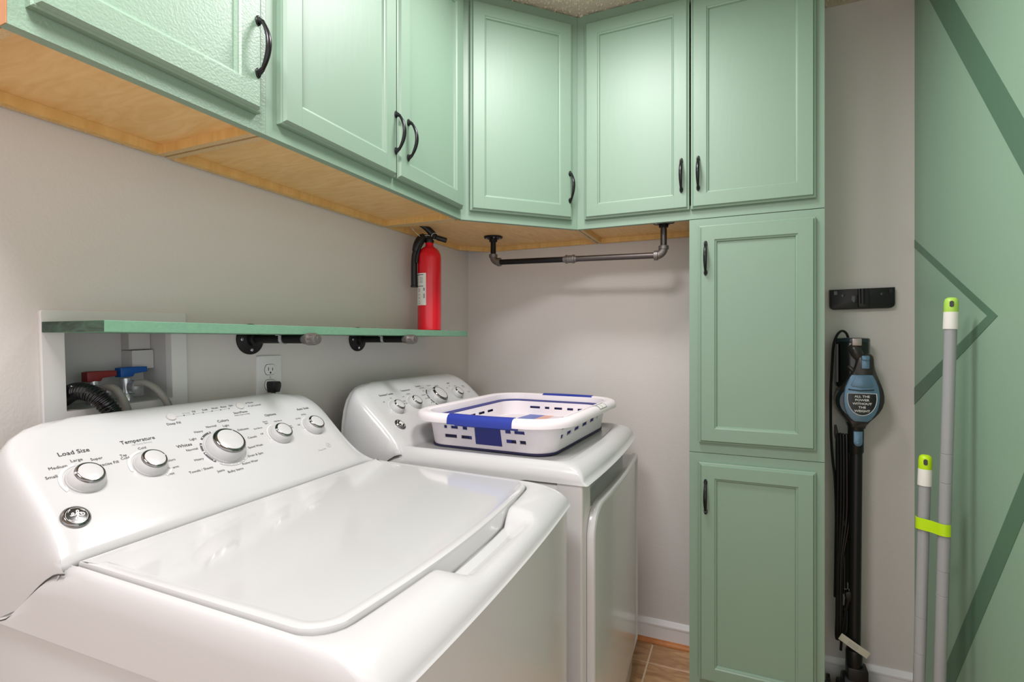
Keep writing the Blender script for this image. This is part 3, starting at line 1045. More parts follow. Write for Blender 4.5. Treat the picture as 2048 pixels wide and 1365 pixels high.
W = 0.345
def opening(nx=10, ny=44, r=0.045, xb=0.238, xf=0.676, hw=0.329, bow=0.022):
    """lid opening outline, front bowed; starts at back-left, runs round counter-clockwise seen from above"""
    pts = []
    # left side from back to front  (y = -hw)
    for k in range(nx):
        pts.append((lerp(xb, xf - r, k / nx), -hw))
    for k in range(7):
        a = math.radians(-90 + 90 * k / 6)
        pts.append((xf - r + r * math.cos(a), -hw + r + r * math.sin(a)))
    for k in range(1, ny):
        pts.append((xf, lerp(-hw + r, hw - r, k / ny)))
    for k in range(7):
        a = math.radians(0 + 90 * k / 6)
        pts.append((xf - r + r * math.cos(a), hw - r + r * math.sin(a)))
    for k in range(1, nx + 1):
        pts.append((lerp(xf - r, xb, k / nx), hw))
    out = []
    for x, y in pts:
        f = sm(0.45, xf - 0.02, x)
        out.append((x + f * bow * (1 - (y / hw) ** 2), y))
    return out

def top_ring(base, outer, f):
    return [(lerp(p[0], q[0], f), lerp(p[1], q[1], f)) for p, q in zip(base, outer)]

def tilt(x, z):
    return z - (x - 0.24) * 0.032

def slab_box(parent, name, x0, x1, y0, y1, z0, z1, m, bev=0.006):
    b_ = B()
    box(b_, x0, x1, y0, y1, z0, z1, bev, 2)
    return finish(b_, name, m, parent)

# ---- washer
wa = math.radians(2.0)
w = thing('washing_machine', 'white top-loading washing machine with five knobs, nearest the camera', 'washer', (1.363 * math.sin(wa), -1.363 * math.cos(wa), 0), (0, 0, wa))
slab_box(w, 'cabinet', 0.045, 0.700, -0.341, 0.341, 0.018, 0.824, M['white'])
for sx in (0.09, 0.70):
    for sy in (-0.30, 0.30):
        b_ = B()
        lathe(b_, [(0.022, 0.0), (0.022, 0.012), (0.012, 0.014), (0.012, 0.022)], origin=(sx, sy, 0), n=16)
        finish(b_, 'foot', M['blackp'], w)
b_ = B()
outw = opening(r=0.012, xb=0.050, xf=0.762, hw=0.3465, bow=0.010)
outl_ = [(0.695, -0.343)] + [(x - 0.004, y * 0.990) for x, y in outw if x > 0.70] + [(0.695, 0.343)]
prism(b_, [(a, c) for a, c in outl_], lambda a, c, h: Vector((a, c, h)), 0.03, 0.8325)
finish(b_, 'front_panel', M['white'], w, ang=30)
op = opening()
outd = opening(r=0.006, xb=0.050, xf=0.760, hw=0.3445, bow=0.012)
def under_cheek(x, z, lo, y=0.3465):
    """keeps the top cover below the console cheek at the back"""
    if x > 0.252:
        return z
    q = max(0, min(1, (0.252 - x) / 0.155))
    return min(z, max(lo, 0.872 - 0.090 * q * q * (3 - 2 * q) - 0.0036) + max(0, 0.339 - abs(y)) * 1.3)
def cover(parent, zopen, wide, scoop, zsideseam, recess=None):
    b_ = B()
    prof = [(0.0, -0.030), (0.0, -0.004), (0.03, -0.0012), (0.10, 0.0), (0.30, -0.0006), (0.50, -0.0035), (0.68, -0.0085), (0.82, -0.0155), (0.92, -0.0235), (0.98, -0.0315), (1.0, -0.0375)]
    rings = []
    for fi, dz in prof:
        ring = top_ring(op, outw, fi)
        out = []
        for (x, y), (bx, by) in zip(ring, op):
            z = tilt(x, zopen) + dz
            if fi > 0.02:
                z = under_cheek(x, z, zsideseam + 0.004, y)
            if scoop and x > 0.60:
                g = sm(-0.135, -0.075, y) * (1 - sm(0.115, 0.16, y))
                q = 0.034 * g * (1 - sm(0.15, 0.86, fi)) * (1 if x > 0.6 else 0)
                if fi >= 0.0 and dz > -0.02:
                    z -= q
            out.append(Vector((x, y, z)))
        rings.append(out)
    # skirt down to the seam
    last = outw
    for frac in (0.35, 0.7, 1.0):
        out = []
        for x, y in last:
            ztop = under_cheek(x, tilt(x, zopen) - 0.0375, zsideseam + 0.004)
            zseam = lerp(zsideseam, 0.832, sm(0.50, 0.74, x))
            z = lerp(ztop, min(zseam, ztop - 0.003), frac)
            ex = 0.003 * frac * sm(0.6, 0.75, x)
            out.append(Vector((x + ex, y + (0.0008 * frac if y > 0 else -0.0008 * frac), z)))
        rings.append(out)
    out = [Vector((p.x - 0.010 * sm(0.6, 0.74, p.x), p.y * 0.97, p.z)) for p in rings[-1]]
    rings.append(out)
    loft(b_, rings, closed=False)
    return finish(b_, 'top_cover', M['white'], parent, ang=42)
cover(w, 0.879, 0.069, True, 0.778)
# lid
b_ = B()
lid_o = []
for (x, y) in opening(r=0.043, xb=0.252, xf=0.673, hw=0.3255, bow=0.022):
    lid_o.append((x, y))
def lid_ring(d, z):
    n = len(lid_o)
    cx_, cy_ = 0.46, 0
    out = []
    for i, (x, y) in enumerate(lid_o):
        a = lid_o[i - 1]
        c = lid_o[(i + 1) % n]
        t_ = Vector((c[0] - a[0], c[1] - a[1]))
        t_.normalize()
        nn = Vector((t_.y, -t_.x))
        out.append(Vector((x - nn.x * d, y - nn.y * d, tilt(x - nn.x * d, z))))
    return out
loft(b_, [lid_ring(0.004, 0.838), lid_ring(0.0, 0.842), lid_ring(0.0, 0.878), lid_ring(0.0015, 0.8815), lid_ring(0.005, 0.8832), lid_ring(0.010, 0.8834), lid_ring(0.014, 0.8826), lid_ring(0.017, 0.8822)], cap0=True, cap1=True)
lid = finish(b_, 'lid', M['whitelid'], w, ang=30)
b_ = B()
box(b_, 0.225, 0.262, -0.329, 0.329, 0.846, 0.866)
finish(b_, 'hinge_gap', M['seam'], w, smooth=False)  # dark bar standing in for the shade inside the hinge gap
con = console(w, 0.331, 0.297)
ks = [(-0.262, 0.119, 0.0205, 0.0255, 0.0195, 170), (-0.163, 0.120, 0.0205, 0.0255, 0.0195, 5), (-0.0175, 0.1215, 0.0320, 0.0385, 0.026, 52), (0.126, 0.1240, 0.0205, 0.0255, 0.0195, 170), (0.231, 0.1275, 0.0205, 0.0255, 0.0195, 160)]
for y, s, rt, rb, h, nt_ in ks:
    knob(con, y, s, rt, rb, h, math.radians(nt_))
emblem(con, -0.3005, 0.0575, 0.0185)
b1 = btn(con, -0.076, 0.2190, 0.0088)
b2 = btn(con, 0.0815, 0.2225, 0.0088)
b_ = B()
def T(s_, y, s, size, align='CENTER', bold=0.0):
    text_into(b_, s_, lambda a, c: panel(y + a, s + c, 0.0007), size * 0.92, align, bold)
T('Load Size', -0.2563, 0.1755, 0.0125, bold=0.004)
T('Medium', -0.2865, 0.1520, 0.0082)
T('Small', -0.3005, 0.1362, 0.0082)
T('Large', -0.2591, 0.1590, 0.0082)
T('Super', -0.2325, 0.1545, 0.0082)
T('Precise Fill', -0.2215, 0.1400, 0.0082, 'CENTER')
T('Temperature', -0.1572, 0.1772, 0.0118, bold=0.004)
T('Tap\nCold', -0.1935, 0.1475, 0.0076)
T('Cold', -0.1592, 0.1585, 0.0076)
T('Colors', -0.1290, 0.1200, 0.0076)
T('Warm', -0.1305, 0.1035, 0.0076)
T('Hot', -0.1413, 0.0915, 0.0076)
T('Whites', -0.0880, 0.1460, 0.0108, bold=0.004)
T('Normal', -0.0796, 0.1334, 0.0080)
T('Heavy', -0.0800, 0.1080, 0.0080)
T('Light', -0.0650, 0.1570, 0.0080)
T('Heavy', -0.0450, 0.1725, 0.0080)
T('Normal', -0.0130, 0.1800, 0.0080)
T('Colors', 0.0195, 0.1895, 0.0102, bold=0.003)
T('Light', 0.0180, 0.1755, 0.0080)
T('Delicates', 0.0490, 0.1580, 0.0080)
T('Casuals', 0.0560, 0.1330, 0.0080)
T('Towels / Sheets', -0.0885, 0.0840, 0.0080)
T('Jeans', -0.0555, 0.0715, 0.0080)
T('Bulky Items', -0.0278, 0.0640, 0.0080)
T('Active Wear', 0.0118, 0.0735, 0.0080)
T('Drain & Spin', 0.0345, 0.0880, 0.0080)
T('Speed Wash', 0.0480, 0.1085, 0.0080)
T('Options', 0.1394, 0.1845, 0.0104, bold=0.003)
T('2nd Rinse', 0.0840, 0.1530, 0.0062)
T('Off', 0.0830, 0.1360, 0.0062)
T('Extra\nSpin', 0.1130, 0.1650, 0.0062)
T('Fab Rinse', 0.1470, 0.1630, 0.0062)
T('Deep\nRinse', 0.1660, 0.1400, 0.0062)
T('Off', 0.1930, 0.1400, 0.0062)
T('15 Min', 0.2050, 0.1590, 0.0062)
T('30 Min', 0.2300, 0.1680, 0.0062)
T('Auto Soak', 0.2413, 0.1865, 0.0100, bold=0.003)
T('Deep Fill', -0.0790, 0.2025, 0.0084)
T('Start/Pause', 0.0725, 0.2050, 0.0084, bold=0.003)
T('Hold 3 Secs to Stop', 0.0725, 0.1980, 0.0052)
T('Fill', -0.0260, 0.2250, 0.0070)
T('Soak', -0.0010, 0.2260, 0.0070)
T('Wash', 0.0220, 0.2265, 0.0070)
T('Rinse', 0.0430, 0.2270, 0.0070)
T('Spin', 0.0620, 0.2280, 0.0070)
T('Pause', 0.1060, 0.2290, 0.0070, 'LEFT')
T('Lid Locked', 0.1070, 0.2190, 0.0070, 'LEFT')
for k in range(6):
    dot_into(b_, -0.050 + k * 0.0206, 0.2187 + k * 0.0003, 0.0012)
dot_into(b_, 0.1020, 0.2285, 0.0013)
dot_into(b_, 0.1030, 0.2190, 0.0013)
flat(b_, 'printed_lettering', M['print'], con)
b_ = B()
T('Strong', -0.0430, 0.2245, 0.0062)
T('All Cold Rinses', -0.1545, 0.1690, 0.0060)
T('Deep Fill', 0.203, 0.0565, 0.0072)
arc_into(b_, 0.2300, 0.0640, 0.0058, 0.0066, 0, 360, n=32)
T('HE', 0.2300, 0.0640, 0.0058)
T('>/||', 0.0815, 0.2225, 0.0065)
# leader line of the progress lights
vsq = [b_.verts.new(panel(*q, 0.0006)) for q in ((-0.067, 0.2186), (0.053, 0.2200), (0.053, 0.2205), (-0.067, 0.2191))]
b_.faces.new(vsq)
flat(b_, 'grey_lettering', M['printg'], con)
b_ = B()
arc_into(b_, -0.262, 0.119, 0.0300, 0.0345, 95, 205)
arc_into(b_, -0.163, 0.120, 0.0300, 0.0345, 95, 190)
arc_into(b_, -0.163, 0.120, 0.0300, 0.0345, -65, -25)
arc_into(b_, 0.126, 0.124, 0.0290, 0.0325, 95, 190)
arc_into(b_, 0.231, 0.1275, 0.0290, 0.0325, 95, 180)
arc_into(b_, -0.0175, 0.1215, 0.0425, 0.0465, -60, -25)
flat(b_, 'grey_scale_marks', M['arcg'], con)
b_ = B()
arc_into(b_, -0.0175, 0.1215, 0.0425, 0.0465, 97, 137)
arc_into(b_, -0.0175, 0.1215, 0.0425, 0.0465, 150, 176)
arc_into(b_, -0.0175, 0.1215, 0.0425, 0.0465, 181, 218)
flat(b_, 'dark_scale_marks', M['arcd'], con)
b_ = B()
arc_into(b_, -0.0175, 0.1215, 0.0425, 0.0465, 228, 296)
flat(b_, 'mid_grey_scale_mark', M['printg'], con)
b_ = B()
for a in (103, 130, 158, 186, 212, 236, 256, 276, 292):
    dot_into(b_, -0.0175 + 0.0445 * math.cos(math.radians(a)), 0.1215 + 0.0445 * math.sin(math.radians(a)), 0.0012, h=0.0012)
flat(b_, 'white_dots', M['paper'], con)

# ---- dryer
da = math.radians(1.0)
d = thing('clothes_dryer', 'white front-loading dryer with four knobs and a basket on top, beside the back wall', 'dryer', (0.04, -0.583, 0), (0, 0, da))
slab_box(d, 'cabinet', 0.045, 0.700, -0.341, 0.341, 0.018, 0.838, M['white'])
for sx in (0.09, 0.70):
    for sy in (-0.30, 0.30):
        b_ = B()
        lathe(b_, [(0.022, 0.0), (0.022, 0.012), (0.012, 0.014), (0.012, 0.022)], origin=(sx, sy, 0), n=16)
        finish(b_, 'foot', M['blackp'], d)
def bowed(xb, xf, bow, y0, y1, n=24):
    return [(xb, y0)] + [(xf + bow * (1 - (lerp(y0, y1, k / n) / 0.345) ** 2), lerp(y0, y1, k / n)) for k in range(n + 1)] + [(xb, y1)]
b_ = B()
fpd = [(x - 0.003, y * 0.992) for x, y in outd if x > 0.70]
prism(b_, [(0.695, -0.3417)] + fpd + [(0.695, 0.3417)], lambda a, c, h: Vector((a, c, h)), 0.02, 0.775)
finish(b_, 'front_panel', M['white'], d, ang=30)
b_ = B()
prism(b_, [(0.695, -0.3417)] + [p for p in fpd if p[1] < -0.287] + [(0.761, -0.283), (0.695, -0.283)], lambda a, c, h: Vector((a, c, h)), 0.775, 0.8425)
finish(b_, 'corner_block', M['white'], d, ang=30)
b_ = B()
box(b_, 0.695, 0.722, -0.283, 0.3417, 0.775, 0.8425)
finish(b_, 'handle_recess', M['white'], d, smooth=False)
# deck: recessed top panel with raised rim and bullnose front
opd = opening(r=0.05, xb=0.238, xf=0.690, hw=0.300, bow=0.016)
b_ = B()
prof = [(0.0, -0.0105), (0.05, -0.0100), (0.16, -0.003), (0.24, -0.0004), (0.36, 0.0), (0.52, -0.0022), (0.70, -0.0075), (0.84, -0.0145), (0.93, -0.022), (0.985, -0.030), (1.0, -0.036)]
rings = []
for fi, dz in prof:
    ring = top_ring(opd, outd, fi)
    rings.append([Vector((x, y, under_cheek(x, 0.890 - (x - 0.24) * 0.006 + dz, 0.786, y) if fi > 0.02 else 0.890 - (x - 0.24) * 0.006 + dz)) for x, y in ring])
last = outd
for fr2 in (0.5, 1.0):
    out = []
    for x, y in last:
        zt = under_cheek(x, 0.890 - (x - 0.24) * 0.006 - 0.036, 0.786)
        zs = lerp(0.782, 0.842, sm(0.35, 0.62, x))
        out.append(Vector((x + 0.010 * fr2 * sm(0.6, 0.72, x), y + (0.0008 * fr2 if y > 0 else -0.0008 * fr2), lerp(zt, min(zs, zt - 0.004), fr2))))
    rings.append(out)
rings.append([Vector((p.x - 0.014 * sm(0.6, 0.72, p.x), p.y * 0.97, p.z)) for p in rings[-1]])
loft(b_, rings, closed=False)
n0 = [v for v in rings[0]]
fv = [b_.verts.new(p) for p in n0]
b_.faces.new(fv)
finish(b_, 'top_cover', M['white'], d, ang=42)
# door with a handle scoop along its top edge
b_ = B()
y0, y1 = -0.310, 0.338
zt0, zt1 = 0.752, 0.788
def door_outline(inset):
    pts = []
    r = 0.075
    a, c = y0 + inset, y1 - inset * 0.5
    top = 0.782 - inset
    zb_ = 0.12 + inset
    pts.append((a, zb_))
    pts.append((c, zb_))
    for k in range(9):
        pts.append((lerp(c, c, 0), lerp(zb_ + 0.1, top, k / 8)))
    for k in range(1, 20):
        pts.append((lerp(c, a + r, k / 19), top))
    for k in range(1, 9):
        ang = math.radians(90 + 90 * k / 8)
        pts.append((a + r + r * math.cos(ang), top - r + r * math.sin(ang)))
    for k in range(1, 6):
        pts.append((a, lerp(top - r, zb_ + 0.02, k / 5)))
    return pts
def dx(y):
    return 0.757 + 0.012 * (1 - (y / 0.345) ** 2)
rr_ = []
for ins, dp in ((0, 0.0005), (0, 0.012), (0.002, 0.0165), (0.006, 0.0190), (0.011, 0.0190), (0.016, 0.0165), (0.019, 0.0140)):
    rr_.append([Vector((dx(p[0]) + dp, p[0], p[1])) for p in door_outline(ins)])
loft(b_, rr_, cap0=False)
# door face, bowed strips
inner = door_outline(0.019)
N = 20
ya, yb = y0 + 0.019, y1 - 0.0095
colsF = []
for k in range(N + 1):
    y = lerp(ya, yb, k / N)
    r = 0.075
    top = 0.782 - 0.019
    if y < ya + r:
        zt = top - r + math.sqrt(max(0, r * r - (ya + r - y) ** 2))
    else:
        zt = top
    colsF.append((b_.verts.new((dx(y) + 0.0140, y, 0.139)), b_.verts.new((dx(y) + 0.0140, y, zt))))
for k in range(N):
    b_.faces.new((colsF[k][0], colsF[k + 1][0], colsF[k + 1][1], colsF[k][1]))
dd = finish(b_, 'door', M['white'], d, ang=32)
con2 = console(d, 0.318, 0.330)
for y, s, rt, rb, h, nt_ in [(-0.208, 0.134, 0.0195, 0.0245, 0.0195, 150), (-0.107, 0.138, 0.0195, 0.0245, 0.0195, 160), (0.037, 0.143, 0.0320, 0.0385, 0.026, 140), (0.181, 0.142, 0.0195, 0.0245, 0.0195, 140)]:
    knob(con2, y, s, rt, rb, h, math.radians(nt_))
emblem(con2, -0.2567, 0.0725, 0.0185)
btn(con2, 0.2744, 0.1480, 0.0100)
b_ = B()
T('Extended Tumble', -0.2050, 0.1905, 0.0105, bold=0.004)
T('Temperature', -0.0972, 0.1960, 0.0105, bold=0.004)
T('Cottons', -0.0134, 0.2050, 0.0100, bold=0.003)
T('Signal', 0.1859, 0.1985, 0.0100, bold=0.003)
T('Start', 0.268, 0.1740, 0.0085, bold=0.003)
T('Hold', 0.268, 0.1665, 0.0060)
T('Off', -0.243, 0.1640, 0.0066)
T('On', -0.198, 0.1745, 0.0066)
T('Low', -0.134, 0.1720, 0.0066)
T('Medium', -0.098, 0.1790, 0.0066)
T('High', -0.148, 0.1540, 0.0066)
T('No Heat', -0.153, 0.1440, 0.0066)
T('More Dry', 0.000, 0.1950, 0.0070)
T('Dry', -0.006, 0.1810, 0.0070)
T('Damp Dry', -0.022, 0.1640, 0.0070)
T('Less Dry', -0.022, 0.1480, 0.0070)
T('Timed Dry', -0.012, 0.1050, 0.0070)
T('30', -0.018, 0.1260, 0.0070)
T('Easy Care', 0.054, 0.2010, 0.0070)
T('Delicates', 0.098, 0.1950, 0.0070)
T('Off', 0.150, 0.1760, 0.0066)
T('Low', 0.178, 0.1850, 0.0066)
T('High', 0.216, 0.1800, 0.0066)
flat(b_, 'printed_lettering', M['print'], con2)
b_ = B()
arc_into(b_, 0.037, 0.143, 0.0425, 0.0465, 115, 150)
arc_into(b_, 0.037, 0.143, 0.0425, 0.0465, 155, 178)
arc_into(b_, 0.037, 0.143, 0.0425, 0.0465, 184, 205)
arc_into(b_, 0.037, 0.143, 0.0425, 0.0465, 212, 228)
flat(b_, 'dark_scale_marks', M['print'], con2)
b_ = B()
arc_into(b_, -0.208, 0.134, 0.0285, 0.0320, 90, 170)
arc_into(b_, -0.107, 0.138, 0.0285, 0.0320, 90, 170)
arc_into(b_, 0.181, 0.142, 0.0285, 0.0320, 60, 170)
flat(b_, 'grey_scale_marks', M['arcg'], con2)

# ---------------------------------------------------------------- laundry basket on the dryer
bk = thing('laundry_basket', 'white collapsible laundry basket with blue grips lying on the dryer', 'basket', (0.508, -0.556, 0.8795), (0, 0, math.radians(-2.0)))
def perim(hx, hy, r, nside=1, nc=6):
    return rrect(-hx, hx, -hy, hy, r, nc)
def wall_with_holes(b_, z_levels_holes, half0, half1, z0, z1, r0, r1, holes, thick=0.003):
    """straight sides as cell grids with openings, joined by round corners.
       holes: dict side -> list of (a0,a1,v0,v1) a along the side in -1..1, v in 0..1"""
    def pt(side, a, v):
        hx = lerp(half0[0], half1[0], v)
        hy = lerp(half0[1], half1[1], v)
        r = lerp(r0, r1, v)
        z = lerp(z0, z1, v)
        if side == 'y-':
            return Vector((a * (hx - r), -hy, z))
        if side == 'y+':
            return Vector((-a * (hx - r), hy, z))
        if side == 'x+':
            return Vector((hx, a * (hy - r), z))
        return Vector((-hx, -a * (hy - r), z))
    for side in ('y-', 'x+', 'y+', 'x-'):
        hs = holes.get(side, [])
        av = sorted({-1.0, 1.0} | {round(h[0], 5) for h in hs} | {round(h[1], 5) for h in hs})
        vv = sorted({0.0, 1.0} | {round(h[2], 5) for h in hs} | {round(h[3], 5) for h in hs})
        for i in range(len(av) - 1):
            for j in range(len(vv) - 1):
                am, vm = (av[i] + av[i + 1]) / 2, (vv[j] + vv[j + 1]) / 2
                if any(h[0] < am < h[1] and h[2] < vm < h[3] for h in hs):
                    continue
                q = [pt(side, av[i], vv[j]), pt(side, av[i + 1], vv[j]), pt(side, av[i + 1], vv[j + 1]), pt(side, av[i], vv[j + 1])]
                b_.faces.new([b_.verts.new(p) for p in q])
    for cx_, cy_, a0 in ((1, -1, -90), (1, 1, 0), (-1, 1, 90), (-1, -1, 180)):
        nn = 8
        rings = []
        for v in (0.0, 1.0):
            hx = lerp(half0[0], half1[0], v)
            hy = lerp(half0[1], half1[1], v)
            r = lerp(r0, r1, v)
            rings.append([Vector((cx_ * (hx - r) + r * math.cos(math.radians(a0 + 90 * k / nn)), cy_ * (hy - r) + r * math.sin(math.radians(a0 + 90 * k / nn)), lerp(z0, z1, v))) for k in range(nn + 1)])
        loft(b_, rings, closed=False)

H0, H1 = (0.192, 0.264), (0.208, 0.284)
RB, RT = 0.062, 0.084
holes = {
    'y-': [(-0.98, -0.90, .54, .64), (-0.80, -0.62, .54, .64), (-0.50, -0.38, .54, .64),
           (-0.97, -0.66, .25, .36), (-0.55, -0.28, .25, .36),
           (-0.20, 0.44, .12, .76),
           (0.55, 0.68, .54, .64), (0.76, 1.0, .54, .64), (0.55, 0.78, .25, .36), (0.86, 1.0, .25, .36)],
    'x+': [(-0.98, -0.86, .34, .46), (-0.74, -0.54, .36, .48), (-0.42, -0.20, .38, .50), (-0.06, 0.18, .40, .52), (0.32, 0.54, .42, .54), (0.66, 0.74, .44, .54), (-0.98, -0.92, .62, .68)],
    'y+': [(-0.55, 0.25, .25, .70), (-0.95, -0.80, .55, .65), (0.45, 0.62, .55, .65), (0.72, 0.9, .55, .65)],
    'x-': [(-0.95, -0.72, .50, .60), (-0.60, -0.38, .50, .60), (-0.25, -0.02, .50, .60), (0.12, 0.34, .50, .60), (0.48, 0.70, .50, .60)],
}
b_ = B()
wall_with_holes(b_, None, H0, H1, 0.006, 0.098, RB, RT, holes)
ow = finish(b_, 'outer_wall', M['bplast'], bk, ang=30)
sol = ow.modifiers.new('thickness', 'SOLIDIFY')
sol.thickness = 0.0035
sol.offset = -1
# rim
b_ = B()
RO = 0.035
rimp = [(0.0, 0.078), (0.0, 0.088), (0.004, 0.097), (0.012, 0.1020), (0.022, 0.1020), (0.030, 0.0985), (0.0345, 0.092), (0.036, 0.085), (0.036, 0.0785), (0.0335, 0.0785), (0.032, 0.088), (0.026, 0.096), (0.012, 0.098), (0.003, 0.092), (0.001, 0.078)]
def rim_ring(o, z, extra=0.0):
    return [Vector((x, y, z)) for x, y in rrect(-H1[0] - o, H1[0] + o, -H1[1] - o, H1[1] + o, RT + o, 8)]
loft(b_, [rim_ring(o, z) for o, z in rimp])
rim = finish(b_, 'rim', M['bplast'], bk, ang=50)
# blue silicone pleat and inner tray
b_ = B()
def rr_ring(hx, hy, r, z):
    return [Vector((x, y, z)) for x, y in rrect(-hx, hx, -hy, hy, r, 8)]
loft(b_, [rr_ring(0.192, 0.264, 0.062, 0.040), rr_ring(0.2005, 0.2735, 0.072, 0.075), rr_ring(0.198, 0.271, 0.070, 0.0815), rr_ring(0.192, 0.265, 0.066, 0.0785), rr_ring(0.190, 0.263, 0.065, 0.0795), rr_ring(0.1835, 0.2565, 0.060, 0.0785), rr_ring(0.1815, 0.2545, 0.058, 0.072), rr_ring(0.1815, 0.2545, 0.058, 0.055)])
finish(b_, 'silicone_pleat', M['bblue'], bk, ang=50)
b_ = B()
loft(b_, [rr_ring(0.187, 0.259, 0.056, 0.0045), rr_ring(0.194, 0.266, 0.058, 0.040)])
finish(b_, 'navy_liner', M['bnavy'], bk, ang=50)
b_ = B()
hin = {
    'y+': [(-0.92, -0.78, .50, .66), (-0.64, -0.46, .50, .66), (-0.30, -0.06, .50, .66), (0.10, 0.24, .50, .66), (0.40, 0.72, .50, .66)],
    'x-': [(-0.30, -0.10, .48, .64), (0.02, 0.22, .48, .64), (0.32, 0.40, .48, .64), (0.50, 0.70, .48, .64), (-0.62, -0.42, .48, .64)],
    'x+': [(-0.30, -0.10, .48, .64), (0.02, 0.22, .48, .64), (0.50, 0.70, .48, .64)],
    'y-': [(-0.64, -0.46, .50, .66), (0.40, 0.72, .50, .66)],
}
wall_with_holes(b_, None, (0.173, 0.245), (0.1808, 0.2535), 0.028, 0.0765, 0.050, 0.057, hin)
iw = finish(b_, 'inner_wall', M['bplast'], bk, ang=30)
b_ = B()
loft(b_, [rr_ring(0.175, 0.247, 0.050, 0.0265), rr_ring(0.175, 0.247, 0.050, 0.0295)], cap0=True, cap1=True)
finish(b_, 'basket_floor', M['bplast'], bk, ang=30)
b_ = B()
loft(b_, [rr_ring(0.180, 0.252, 0.052, 0.0), rr_ring(0.1945, 0.2665, 0.061, 0.001), rr_ring(0.1945, 0.2665, 0.061, 0.0062), rr_ring(0.180, 0.252, 0.052, 0.0062)])
finish(b_, 'base_edge', M['bnavy'], bk, ang=30)
# soft grips over the rim on the two short sides
def grip(sg, a0, a1, bowz):
    b_ = B()
    rings = []
    for k in range(15):
        u = k / 14
        x = lerp(a0, a1, u)
        up = bowz * math.sin(PI * u)
        ring = []
        for o, z in [(-0.003, 0.066), (-0.003, 0.088), (0.002, 0.098), (0.012, 0.1035), (0.022, 0.104), (0.0325, 0.1005), (0.0370, 0.093), (0.0385, 0.084), (0.0385, 0.0765), (0.035, 0.0765), (0.018, 0.082)]:
            ring.append(Vector((x, sg * (H1[1] + o), z + up)))
        rings.append(ring)
    loft(b_, rings, cap0=True, cap1=True)
    g = finish(b_, 'grip', M['bgrip'], bk, ang=50)
    return g
grip(-1, -0.085, 0.110, -0.001)
grip(1, -0.055, 0.135, 0.001)
b_ = B()
loft(b_, [[Vector((-0.045, -0.2640, 0.012)), Vector((0.085, -0.2640, 0.012)), Vector((0.085, -0.2620, 0.012)), Vector((-0.045, -0.2620, 0.012))], [Vector((-0.045, -0.2772, 0.080)), Vector((0.085, -0.2772, 0.080)), Vector((0.085, -0.2752, 0.080)), Vector((-0.045, -0.2752, 0.080))]], cap0=True, cap1=True)
finish(b_, 'blue_hand_guard', M['bblue'], bk, smooth=False)
# retail sticker over the rim
b_ = B()
stk = []
for k, y in enumerate((0.03, 0.105)):
    stk.append([Vector((H1[0] + o, y, z + 0.0006)) for o, z in [(0.002, 0.0915), (0.004, 0.0965), (0.012, 0.1022), (0.022, 0.1022), (0.030, 0.0988), (0.0348, 0.0922)]])
loft(b_, stk, closed=False)
st = finish(b_, 'price_sticker', M['paper'], bk)
b_ = B()
for (ya_, yb_, pts) in ((0.030, 0.0325, 6), (0.1025, 0.105, 6), (0.060, 0.062, 6)):
    loft(b_, [[Vector((H1[0] + o, yy, z + 0.0009)) for o, z in [(0.002, 0.0915), (0.004, 0.0965), (0.012, 0.1022), (0.022, 0.1022), (0.030, 0.0988), (0.0348, 0.0922)]] for yy in (ya_, yb_)], closed=False)
for o1, o2 in (((0.0342, 0.0932), (0.0348, 0.0922)), ((0.0175, 0.1023), (0.019, 0.1023))):
    loft(b_, [[Vector((H1[0] + o, yy, z + 0.0009)) for o, z in (o1, o2)] for yy in (0.03, 0.105)], closed=False)
finish(b_, 'sticker_lines', M['print'], st, smooth=False)
# printed card on the basket floor
fl_ = tag(finish(box(B(), -0.09, 0.150, -0.20, 0.12, 0, 0.0008), 'product_card', M['flashpale'], None, smooth=False), 'printed paper card lying inside the laundry basket', 'card')
fl_.location = (0.515, -0.440, 0.8795 + 0.0297)
fl_.rotation_euler = (0, 0, math.radians(-4))
def card_patch(name, pts, m, h=0.0010):
    b2_ = B()
    prism(b2_, pts, lambda a, c, hh: Vector((a, c, hh)), 0.0007, h)
    finish(b2_, name, m, fl_, smooth=False)
card_patch('blue_print', [(-0.09, -0.20), (-0.02, -0.20), (-0.03, 0.12), (-0.09, 0.12)], M['flashblue'])
card_patch('orange_print', [(-0.02, -0.20), (0.02, -0.20), (0.005, 0.12), (-0.03, 0.12)], M['flashor'])
card_patch('mauve_print', [(0.03, -0.16), (0.125, -0.18), (0.13, 0.02), (0.08, 0.06), (0.03, 0.02)], M['flashpurp'])
b_ = B()
for k in range(3):
    text_into(b_, ('POP', 'FOLD', 'STORE')[k] if False else '', lambda a, c: Vector((a, c, 0.0012)), 0.02)
b_.free()

